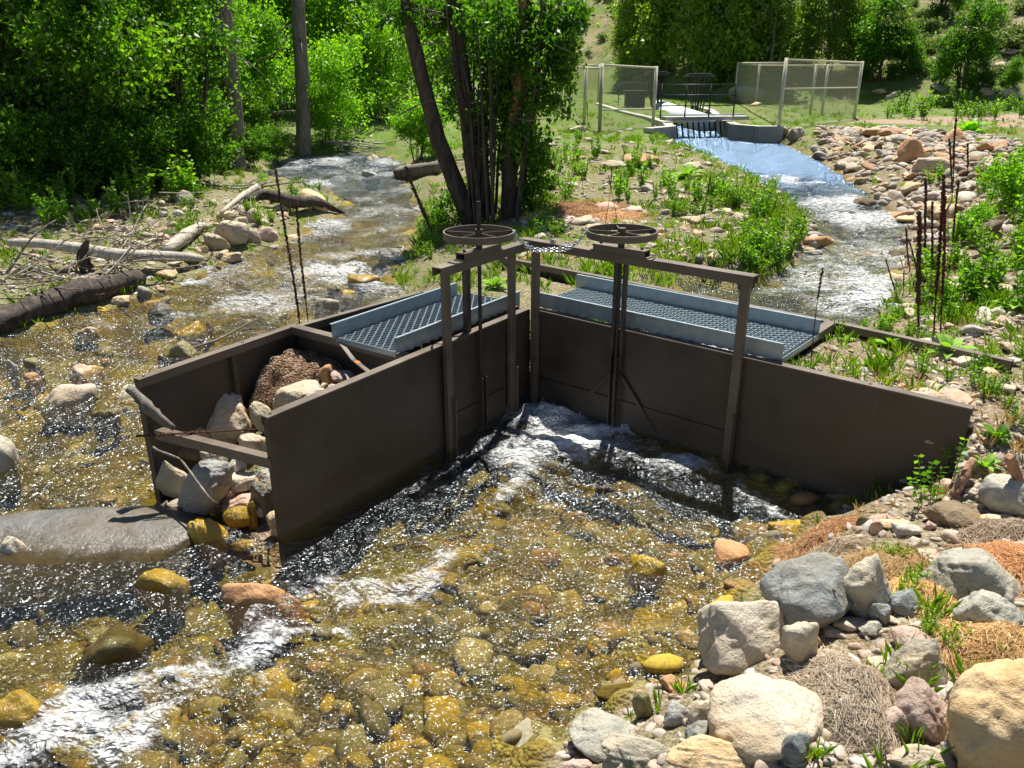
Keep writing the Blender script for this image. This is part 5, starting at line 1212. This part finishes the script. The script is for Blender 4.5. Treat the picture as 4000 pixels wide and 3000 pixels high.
flatstones(60, (60, 420, 620, 600), .06, .17, 'pale stone among driftwood and grass on the left bar', 'stones on the left bar', M5)
flatstones(46, (1240, 1180, 2212, 1659), .03, .08, 'small loose stone between the bank boulders', 'loose stones between the bank boulders', M5)
flatstones(30, (1560, 60, 2212, 235), .2, .6, 'pale rock outcropping from the far hillside', 'rocks on the far hillside', M5)
def creek_samp(n):
    out = []
    while len(out) < n:
        px = RNG.uniform(-20, 1900); py = RNG.uniform(420, 1655); p = at(px, py, 0); d = float(sdpoly(CREEK, p[:1], p[1:2])[0])
        if d > -.02 or float(sdpoly(BOXL, p[:1], p[1:2])[0]) < .05: continue
        
        if (p[0]-Cp[0])*nR[0]+(p[1]-Cp[1])*nR[1] > -.14 and p[0] > 0 or (d > -.12 and RNG.random() < .6): continue
        if 0 < -((p[0]-Fp[0])*nL[0]+(p[1]-Fp[1])*nL[1]) < .12 and p[1] > 4.7: continue
        p[2] = gz(p[0], p[1])-.015; out.append(p)
    return out
PEBB = m_peb('streambed_mix', [(.34, .25, .04), (.50, .34, .03), (.22, .18, .08), (.34, .18, .07), (.40, .35, .22), (.16, .13, .08), (.26, .2, .08), (.3, .27, .18)])
scatter_small('streambed_cobbles', 800, creek_samp, .02, .075, PEBB, 'amber and olive cobbles covering the bed of the creek and pool', 'streambed')
def bank_samp(n):
    out = []
    while len(out) < n:
        u = RNG.random()
        if u < .5: px, py = RNG.uniform(1200, 2240), RNG.uniform(1060, 1659)
        elif u < .7: px, py = RNG.uniform(1700, 2240), RNG.uniform(700, 1100)
        else: px, py = RNG.uniform(1960, 2240), RNG.uniform(400, 800)
        p = ong(px, py)
        if sdpoly(CREEK, p[:1], p[1:2])[0] < -.1: continue
        out.append(p)
    return out
def isl_samp(n):
    out = []
    while len(out) < n:
        px, py = (RNG.uniform(1130, 1740), RNG.uniform(285, 560)) if RNG.random() < .65 else (RNG.uniform(-10, 640), RNG.uniform(420, 640)); p = ong(px, py)
        if min(sdpoly(CREEK, p[:1], p[1:2])[0], sdpoly(CHAN, p[:1], p[1:2])[0]) < 0: continue
        out.append(p)
    return out
scatter_small('island_gravel', 1500, isl_samp, .015, .055, PEB, 'small pale stones scattered over the island and the left bar', 'gravel')
scatter_small('bank_gravel', 2600, bank_samp, .008, .03, PEB, 'loose tan and grey gravel covering the right bank', 'gravel')

# ------------------------------------------------------------------ straw mats
def straw_pile(px, py, rx, ry, h, n, mat, label, seed, rot=0, L=(.05, .13), flow=None, under=(.28, .17, .09)):
    p = ong(px, py); nn = 44; r = np.linspace(0, 1, 16); th = np.linspace(0, 2*math.pi, nn, endpoint=False); c, s_ = math.cos(rot), math.sin(rot)
    def surf(R, T):
        e = 1+.45*fbm(np.cos(T)*1.4+seed, np.sin(T)*1.4, 3, seed); X = R*np.cos(T)*rx*e; Y = R*np.sin(T)*ry*e; Xw = c*X-s_*Y+p[0]; Yw = s_*X+c*Y+p[1]
        g = ground(Xw, Yw); return Xw, Yw, g+h*(1-R**2)+fbm(Xw*8, Yw*8, 3, seed)*.05*(1.1-R)-.01
    Rr, T = np.meshgrid(r, th); X, Y, Z = surf(Rr, T); k = len(r); b = np.array([p[0], p[1], p[2]])
    t = thing('straw_mat', label, 'straw', b)
    f = [(i*k+j, i*k+j+1, ((i+1) % nn)*k+j+1, ((i+1) % nn)*k+j) for i in range(nn) for j in range(k-1)]
    m = npmesh('matted_base', np.stack([X.ravel(), Y.ravel(), Z.ravel()-.012], 1)-b, [f], True)
    m.materials.append(UNDER[mat]); link(bpy.data.objects.new('matted_base', m), t)
    n = int(n*1.45); R_ = np.sqrt(RNG.random(n)); T_ = RNG.uniform(0, 6.283, n); x, y, z = surf(R_*1.04, T_); P = np.stack([x, y, z+RNG.uniform(-.004, .022, n)], 1)
    a = RNG.uniform(0, 6.283, n) if flow is None else flow+RNG.normal(size=n)*.55+(RNG.random(n) < .2)*1.5
    ln = RNG.uniform(L[0], L[1], n)*(1+(RNG.random(n) < .1)*.7); d = np.stack([np.cos(a), np.sin(a), RNG.normal(size=n)*.13], 1)
    w_ = RNG.uniform(.0010, .0024, n)[:, None]*(1+.12*p[1]*(p[1] > 7)); q = np.stack([-np.sin(a), np.cos(a), np.zeros(n)], 1)*w_; up = np.array([0, 0, 1])*w_
    e = P+d*ln[:, None]
    def hgt(X_, Y_):
        lx = (c*(X_-p[0])+s_*(Y_-p[1]))/rx; ly = (-s_*(X_-p[0])+c*(Y_-p[1]))/ry; ee = 1+.45*fbm(lx/np.hypot(lx, ly)*1.4+seed, ly/np.hypot(lx, ly)*1.4, 3, seed); R2 = (lx**2+ly**2)/ee**2
        return ground(X_, Y_)+h*np.clip(1-R2, -.05, 1)+fbm(X_*8, Y_*8, 3, seed)*.05*np.clip(1.1-np.sqrt(R2), 0, 1)
    zo = P[:, 2]-hgt(P[:, 0], P[:, 1]); lift_ = RNG.normal(size=n)*.010; e[:, 2] = hgt(e[:, 0], e[:, 1])+zo+lift_; m_ = (P+e)/2; m_[:, 2] = hgt(m_[:, 0], m_[:, 1])+zo+.008+lift_*.3+RNG.normal(size=n)*.004; m_[:, :2] += RNG.normal(size=(n, 2))*.006
    V = np.stack([P-q, P+q, P+up*1.5, m_-q, m_+q, m_+up*1.5, e-q, e+q, e+up], 1).reshape(-1, 3); i0 = np.arange(n)[:, None]*9
    F_ = np.concatenate([i0+np.array(v) for v in ([0, 3, 5, 2], [2, 5, 4, 1], [1, 4, 3, 0], [3, 6, 8, 5], [5, 8, 7, 4], [4, 7, 6, 3])])
    m = npmesh('straw', V-b, [F_]); m.materials.append(LF[mat]); link(bpy.data.objects.new('straw', m), t)
UNDER = {k: m_simple('matted_'+k, tuple(x*.35 for x in c), c, 30, .95) for k, c in (('straw', (.42, .24, .1)), ('strawg', (.34, .26, .19)), ('strawr', (.42, .19, .08)))}
straw_pile(1765, 1165, .20, .12, .10, 2600, 'strawr', 'rusty orange straw mat at the tip of the bank by the wall shadow', 3)
straw_pile(1755, 1225, .24, .13, .09, 2600, 'strawg', 'greyish matted straw draped above the blue-grey boulder', 7, flow=.3)
straw_pile(1890, 1235, .26, .15, .08, 2600, 'straw', 'golden orange straw spread behind the upright pointed boulder', 11)
straw_pile(1985, 1290, .20, .18, .06, 1800, 'straw', 'orange straw around the top of the large pale grey boulder', 15)
straw_pile(1838, 1520, .20, .34, .17, 6500, 'strawg', 'shaggy grey-brown straw mat hanging over rocks at the bottom right', 19, flow=1.5, L=(.05, .12))
straw_pile(2130, 1400, .26, .20, .10, 3600, 'straw', 'bright golden straw heap above the huge tan corner boulder', 23)
straw_pile(2170, 1230, .24, .22, .10, 3000, 'strawr', 'rust red straw heap at the right edge', 27)
straw_pile(2160, 1155, .22, .12, .08, 2000, 'strawg', 'dull straw heap under the pale rock by the wooden stake', 31)
straw_pile(1235, 455, .75, .55, .10, 2600, 'strawr', 'wide patch of orange dead grass on the island behind the chain', 35, L=(.1, .3))
straw_pile(1330, 470, .45, .3, .06, 900, 'strawr', 'smaller patch of orange dead grass right of the wide one', 39, L=(.1, .25))
straw_pile(1200, 548, .5, .25, .04, 700, 'straw', 'thin dead grass on the soil behind the chain', 43, L=(.1, .22))

# ------------------------------------------------------------------ grass, weeds and rosettes
def grass(name, N, y0, y1, dens, mat, hmin, hmax, label, wd=.006, per=11):
    Y = y0*(y1/y0)**RNG.random(N); u = RNG.uniform(-.9, .9, N); X = u*(Y+1.2); z, dA, dB, hz = ground(X, Y, full=True)
    keep = RNG.random(N) < dens(X, Y, dA, dB, hz); keep &= (dA > .03) & ((dB > .03)); keep &= sdpoly(BOXL, X, Y) > .05
    X, Y, z = X[keep], Y[keep], z[keep]; n = len(X); S = (1+Y*.05)
    hgt = RNG.uniform(hmin, hmax, n)*(.6+.8*np.clip(.5+fbm(X*1.3, Y*1.3, 3, 5)*1.5, 0, 1))
    V = []
    for k in range(per):
        a = RNG.uniform(0, 6.283, n); r = RNG.random(n)*.035*S; bx = X+np.cos(a)*r; by = Y+np.sin(a)*r; l = RNG.uniform(.1, .75, n)*hgt; hh = hgt*RNG.uniform(.5, 1.1, n); b = a+RNG.normal(size=n)*.8
        w_ = wd*RNG.uniform(.6, 1.2, n)*S*.6; qx, qy = -np.sin(b)*w_, np.cos(b)*w_
        V.append(np.stack([np.stack([bx-qx, by-qy, z-.01], 1), np.stack([bx+qx, by+qy, z-.01], 1), np.stack([bx+np.cos(b)*l*.4+qx*.7, by+np.sin(b)*l*.4+qy*.7, z+hh*.65], 1), np.stack([bx+np.cos(b)*l, by+np.sin(b)*l, z+hh], 1), np.stack([bx+np.cos(b)*l*.4-qx*.7, by+np.sin(b)*l*.4-qy*.7, z+hh*.65], 1)], 1))
    V = np.concatenate(V).reshape(-1, 3); m = npmesh(name, V, [np.arange(len(V)).reshape(-1, 5)]); m.materials.append(mat)
    o = bpy.data.objects.new(name, m); link(o); tag(o, label, 'grass', None, 'stuff')
def dens1(X, Y, dA, dB, hz):
    nz = np.clip(.5+fbm(X*1.1, Y*1.1, 3, 55)*2.6, 0, 1); u = X/Y
    isl = (dA > 0) & (dB > 0) & (u > -.1) & (u < .4)*1; d = .8*np.sqrt(nz)*isl
    d = np.where((dB < .9) & (dB > 0) & (u < .36), .95, d)
    d = np.where((u < -.1) & (dA < 4), .5*nz, d); d = np.where((u < -.1) & (dA >= 4), .25*nz, d)
    d = np.where((u >= .4) | ((X > 2) & (Y < 9)), .6*nz, d); d = np.where((dB < 3) & (u > .36) & (Y > 10), .06, d); d = np.where(Y > 26, .5*nz, d)
    bx = (sdpoly(BOXR, X, Y) < 0) | (sdpoly(SOILC, X, Y) < 0); d = np.where(bx, .22*nz, d)
    return np.where((Y < 5.4) & (X > 0), .05*nz, d)
grass('green_grass', 46000, 2.2, 60, dens1, LF['grass'], .05, .16, 'bright green grass tufts over the banks and the island', .0055)
grass('dry_grass', 9000, 4, 40, lambda X, Y, a, b, h: .35*np.clip(.5+fbm(X*1.3, Y*1.3, 3, 59)*2, 0, 1)*((X/Y > -.75)), LF['straw'], .04, .12, 'dry tan grass mixed through the green', .004, 8)
def weed(name, h, nst, nl, ls, mat, label, cat, spread=.12, loc=(0, 0, 0), up=.2):
    t = thing(name, label, cat, loc); mb = MB(); V = []; 
    for i in range(nst):
        a = RNG.uniform(0, 6.28); top = np.array([math.cos(a)*spread*RNG.uniform(.3, 1.3), math.sin(a)*spread*RNG.uniform(.3, 1.3), h*RNG.uniform(.6, 1.05)]); b = top*np.array([.25, .25, 0])
        q = np.linspace(0, 1, 5)[:, None]; P = b+(top-b)*q; mb.tube(P, .004, 4, cap=False)
        k = nl//nst; tt = RNG.uniform(.12, 1, k)[:, None]; c = b+(top-b)*tt; aa = RNG.uniform(0, 6.28, k); d = np.stack([np.cos(aa), np.sin(aa), RNG.uniform(up-.3, up+.6, k)], 1); d /= np.linalg.norm(d, axis=1)[:, None]
        v, f = leaves(c, ls, d); V.append(v)
    mb.V = [v+np.array(loc) for v in mb.V]; part('stem', mb, STEMG, t); V = np.concatenate(V); m = npmesh('foliage', V, [np.arange(len(V)).reshape(-1, 4)]); m.materials.append(LF[mat]); link(bpy.data.objects.new('foliage', m), t); return t
STEMG = m_simple('green_stem', (.08, .12, .02), (.16, .2, .05), 12, .7)
far_ = (0, -30, 0)
WP = [weed('leafy_weed', .42, 9, 170, .06, 'bright', 'x', 'weed', .13), weed('leafy_weed', .34, 12, 240, .045, 'grass', 'x', 'weed', .17), weed('leafy_weed', .55, 8, 200, .07, 'bright', 'x', 'weed', .12), weed('leafy_weed', .3, 9, 150, .05, 'mid', 'x', 'weed', .16)]
wused = [0]*4
def put_weed(k, p, sc, label, group):
    rz = RNG.uniform(0, 6.28)
    if not wused[k]: o = WP[k]; wused[k] = 1; o.location = tuple(p); o.rotation_euler = (0, 0, rz); o.scale = (sc,)*3; o['label'] = label; o['group'] = group; return
    copy_thing(WP[k], p, (0, 0, rz), sc, label, group)
def weeds(n, reg, kinds, smin, smax, label, group, test=None):
    c = 0; t = 0
    while c < n and t < n*15:
        t += 1; px = RNG.uniform(reg[0], reg[2]); py = RNG.uniform(reg[1], reg[3])
        if test and not test(px, py): continue
        p = ong(px, py)
        if min(sdpoly(CREEK, p[:1], p[1:2])[0], sdpoly(CHAN, p[:1], p[1:2])[0]) < .04: continue
        put_weed(kinds[RNG.integers(len(kinds))], p, RNG.uniform(smin, smax), label, group); c += 1
weeds(90, (1440, 410, 1760, 600), [0, 1, 1, 3], .55, 1.0, 'leafy weed in the dense fringe along the island edge of the channel', 'weeds fringing the island', lambda a, b: b > 380+(1760-a)*.10 and b < 650-(a-1440)*.16 and (a > 1600 or b < 470))
weeds(34, (1180, 300, 1440, 440), [0, 2], .5, 1.0, 'upright pale green weed on the stony part of the island', 'weeds on the stony island')
weeds(62, (1960, 380, 2230, 700), [0, 1, 2, 3], .5, 1.2, 'green weed on the slope right of the channel', 'weeds on the right slope', lambda a, b: a > 1990-(b-380)*.1 and vn(np.array([a*.012]), np.array([b*.02]), 3)[0] > -.12)
weeds(26, (1760, 640, 2000, 740), [1, 3, 0], .3, .6, 'small weed behind the back wall of the right arm', 'weeds behind the right arm')
weeds(18, (1990, 740, 2230, 1010), [1, 3], .3, .6, 'small weed on the bank beyond the wall end', 'weeds beyond the wall end')
weeds(40, (-20, 400, 420, 500), [0, 2, 2], .7, 1.5, 'sage-like green sprout in front of the dark wood', 'sprouts before the dark wood', lambda a, b: b < 520-a*.2)
weeds(28, (380, 400, 700, 500), [1, 0], .4, .8, 'low green plant on the gravel bar', 'plants on the gravel bar')
weeds(22, (870, 440, 960, 560), [3, 1], .5, .9, 'small plant on the bank between creek and island tree', 'plants by the island tree')
weeds(16, (1150, 380, 1200, 520), [3, 1], .5, 1.0, 'plant at the right foot of the island tree', 'plants at the foot of the island tree')
weeds(14, (1880, 1200, 2100, 1420), [1], .25, .45, 'green tuft growing between the bank boulders', 'tufts between the bank boulders', lambda a, b: abs((b-1200)-(a-1900)*1.2) < 60)
weeds(24, (1850, 230, 2212, 260), [0, 3], 1.2, 2.5, 'low green shrublet along the far dirt track', 'shrublets along the track')
sh = tree('leafy_shrub', ong(2185, 455), 1.15, .6, 5000, .06, LF['bright'], BARK, 'loose green shrub at the right edge above the dead stalks', 'shrub', .015, 9, .05, None, nb=6, clump=.13)
place_copy(sh, ong(2225, 540), 1, .5, 'smaller green shrub under the loose shrub at the right edge'); place_copy(sh, ong(2240, 400), 2, 1.0, 'green shrub cut by the right edge'); place_copy(sh, ong(2100, 500), 3, .45, 'low green shrub left of the loose one, behind the dead stalks')
tree('streamside_shrub', ong(1235, 48), 3.5, 1.6, 4000, .14, LF['mid'], BARK, 'green bush on the bare slope just right of the central tree crown', 'bush', .03, 5, .05, None, nb=6)
def rosette(p, r, n, label, dark=False, group=None):
    t = thing('mullein', label, 'mullein', p); mb = MB()
    for i in range(n):
        a = i*2.4+RNG.normal()*.15; el = RNG.uniform(.25, 1.15) if i < n*.7 else 1.35; L_ = r*RNG.uniform(.75, 1.1); d = np.array([math.cos(a), math.sin(a), 0]); s_ = np.array([-d[1], d[0], 0]); w_ = L_*.17
        q = np.linspace(0, 1, 7); prof = np.array([.25, .7, .95, 1, .85, .5, .03]); V = []
        for t_, pr in zip(q, prof):
            c = p+d*(L_*t_*math.cos(el*.75))+np.array([0, 0, L_*(math.sin(el*.75)*t_-.35*t_*t_)])+np.array([0, 0, .01])
            V += [c-s_*w_*pr+(0, 0, w_*pr*.45), c, c+s_*w_*pr+(0, 0, w_*pr*.45)]
        f = [(3*i_+j, 3*i_+j+1, 3*i_+4+j, 3*i_+3+j) for i_ in range(6) for j in range(2)]; m2 = MB(); m2.add(V, [f]); part('leaf', m2, LF['mid'] if dark else LF['mull'], t, True)
for px, py, r, n, lab in [(1067, 622, .24, 14, 'upright mullein rosette between the two walkways behind the left gate'), (1923, 748, .20, 13, 'mullein rosette on the soil behind the right wall, left of the largest'), (2046, 768, .27, 15, 'largest mullein rosette against the back wall of the right arm'),
      (1892, 790, .13, 9, 'small mullein rosette in front of the others on the soil'), (1827, 738, .10, 8, 'tiny mullein rosette nearest the walkway end'), (2191, 668, .26, 13, 'mullein rosette on the slope at the right edge'), (2126, 1012, .14, 10, 'mullein rosette beside the wooden stake'),
      (1483, 385, .45, 14, 'mullein rosette near the island edge of the channel'), (1391, 362, .3, 11, 'mullein rosette on the stony island'), (1558, 415, .35, 12, 'mullein rosette in the grass near the island tip'), (1210, 500, .2, 9, 'small mullein rosette beside the orange dead grass')]:
    rosette(ong(px, py), r, n, lab)
rosette(ong(2149, 950), .17, 10, 'dark green mullein rosette beyond the wall end', True); rosette(ong(2092, 290), .8, 18, 'big dark leafy rosette on top of the riprap beside the track', True)
ZS = lambda x, y: (1659+x*.3333, 221+y*.3333)
for i, (tx, ty, bx, by, r, lab) in enumerate([(965, 720, 995, 1500, .021, 'thickest dark dead stalk of the cluster, left front'), (1115, 480, 1095, 1510, .016, 'tall red-brown dead stalk, left of the front pair'), (1122, 520, 1132, 1490, .014, 'red-brown dead stalk, right of the front pair'),
      (1012, 500, 1036, 1100, .017, 'tall dark stalk standing behind the thickest one'), (1075, 650, 1045, 1190, .014, 'short purplish stalk leaning right behind the thickest one'), (900, 820, 915, 1100, .013, 'short dark stalk left of the cluster over white water'),
      (912, 890, 985, 1200, .011, 'thin stalk leaning left across the white water'), (770, 1020, 845, 1300, .010, 'leaning club tipped stalk left of the cluster'), (878, 1090, 882, 1230, .009, 'shortest club tipped stalk at the left of the cluster'),
      (1245, 520, 1180, 1010, .014, 'leaning dark stalk right of the cluster'), (1180, 240, 1186, 700, .016, 'dark stalk standing against the riprap, left one'), (1217, 110, 1206, 520, .018, 'tallest stalk against the riprap, right one'), (1297, 270, 1290, 480, .018, 'short stalk beside the orange riprap rock')]):
    b = ong(*ZS(bx, by)); dy = .1 if i % 2 else -.05; stalk(b, atY(*ZS(tx, ty), b[1]+dy), r*.85, lab, STALKR if i in (1, 2, 4, 7) else STALK, frac=.75)
for tx, ty, bx, by, lab in [(1321, 363, 1308, 483, 'dark stalk rising from the orange dead grass'), (1317, 380, 1331, 478, 'second dark stalk leaning over the orange dead grass'), (1536, 383, 1513, 553, 'tall thin stalk in the island grass'), (367, 290, 385, 400, 'thin dry stalk before the dark wood'),
      (1781, 580, 1747, 796, 'thin wiry stem by the right end of the walkway'), (1255, 380, 1262, 425, 'thin short stalk near the orange grass'), (1268, 222, 1272, 275, 'dark stalk at the left fence foot')]:
    b = ong(bx, by); stalk(b, atY(tx, ty, b[1]+.05), .008 if by > 400 else .014, lab, STALK, frac=.3)
# leafy sprigs by the wall end, wooden stake, bark
sp = thing('leafy_sprig', 'small-leaved sprig growing against the shaded end of the right wall', 'sprig', ong(1990, 1092)); V = []
for tx, ty, bx, by in [(1984, 985, 1992, 1090), (2014, 1000, 2010, 1085), (2040, 970, 2055, 1035), (2085, 950, 2060, 1030), (1970, 1035, 1985, 1092), (2035, 1010, 2020, 1090)]:
    b = ong(bx, by); t_ = atY(tx, ty, b[1]-.05); q = np.linspace(0, 1, 9)[:, None]; P = b+(t_-b)*q; part('stem', MB().tube(P, .003, 4), STEMG, sp)
    for c in P[1:]:
        for sgn in (-1, 1):
            a = RNG.uniform(-.6, .6); d = np.array([[sgn*math.cos(a), math.sin(a)-.3, .35]]); d /= np.linalg.norm(d); v, f = leaves(c[None], .04, d, .75); V.append(v)
V = np.concatenate(V); m = npmesh('foliage', V-OFF[sp.name], [np.arange(len(V)).reshape(-1, 4)]); m.materials.append(LF['mid']); link(bpy.data.objects.new('foliage', m), sp)
b = ong(2216, 1080); t_ = atY(2180, 985, b[1]-.05); mb = MB(); beam(mb, b, t_, .05, .045); tag(part('wooden_stake', mb, STAKE, None, loc=b, bevel=.004), 'squared wooden stake leaning at the right edge', 'stake')
stickobj('bark_chunk', [ong(2060, 1082, .03), ong(2078, 1050, .08), ong(2094, 1022, .10)], [.03, .035, .02], STAKE, 'reddish piece of rotten bark between the bank rocks', 'bark', 8, .4)
stickobj('stick', [ong(1712, 1312, .28), ong(1790, 1355, .22)], [.010, .006], TWIG, 'broken brown stick lying against the blue-grey boulder', 'stick', 6)
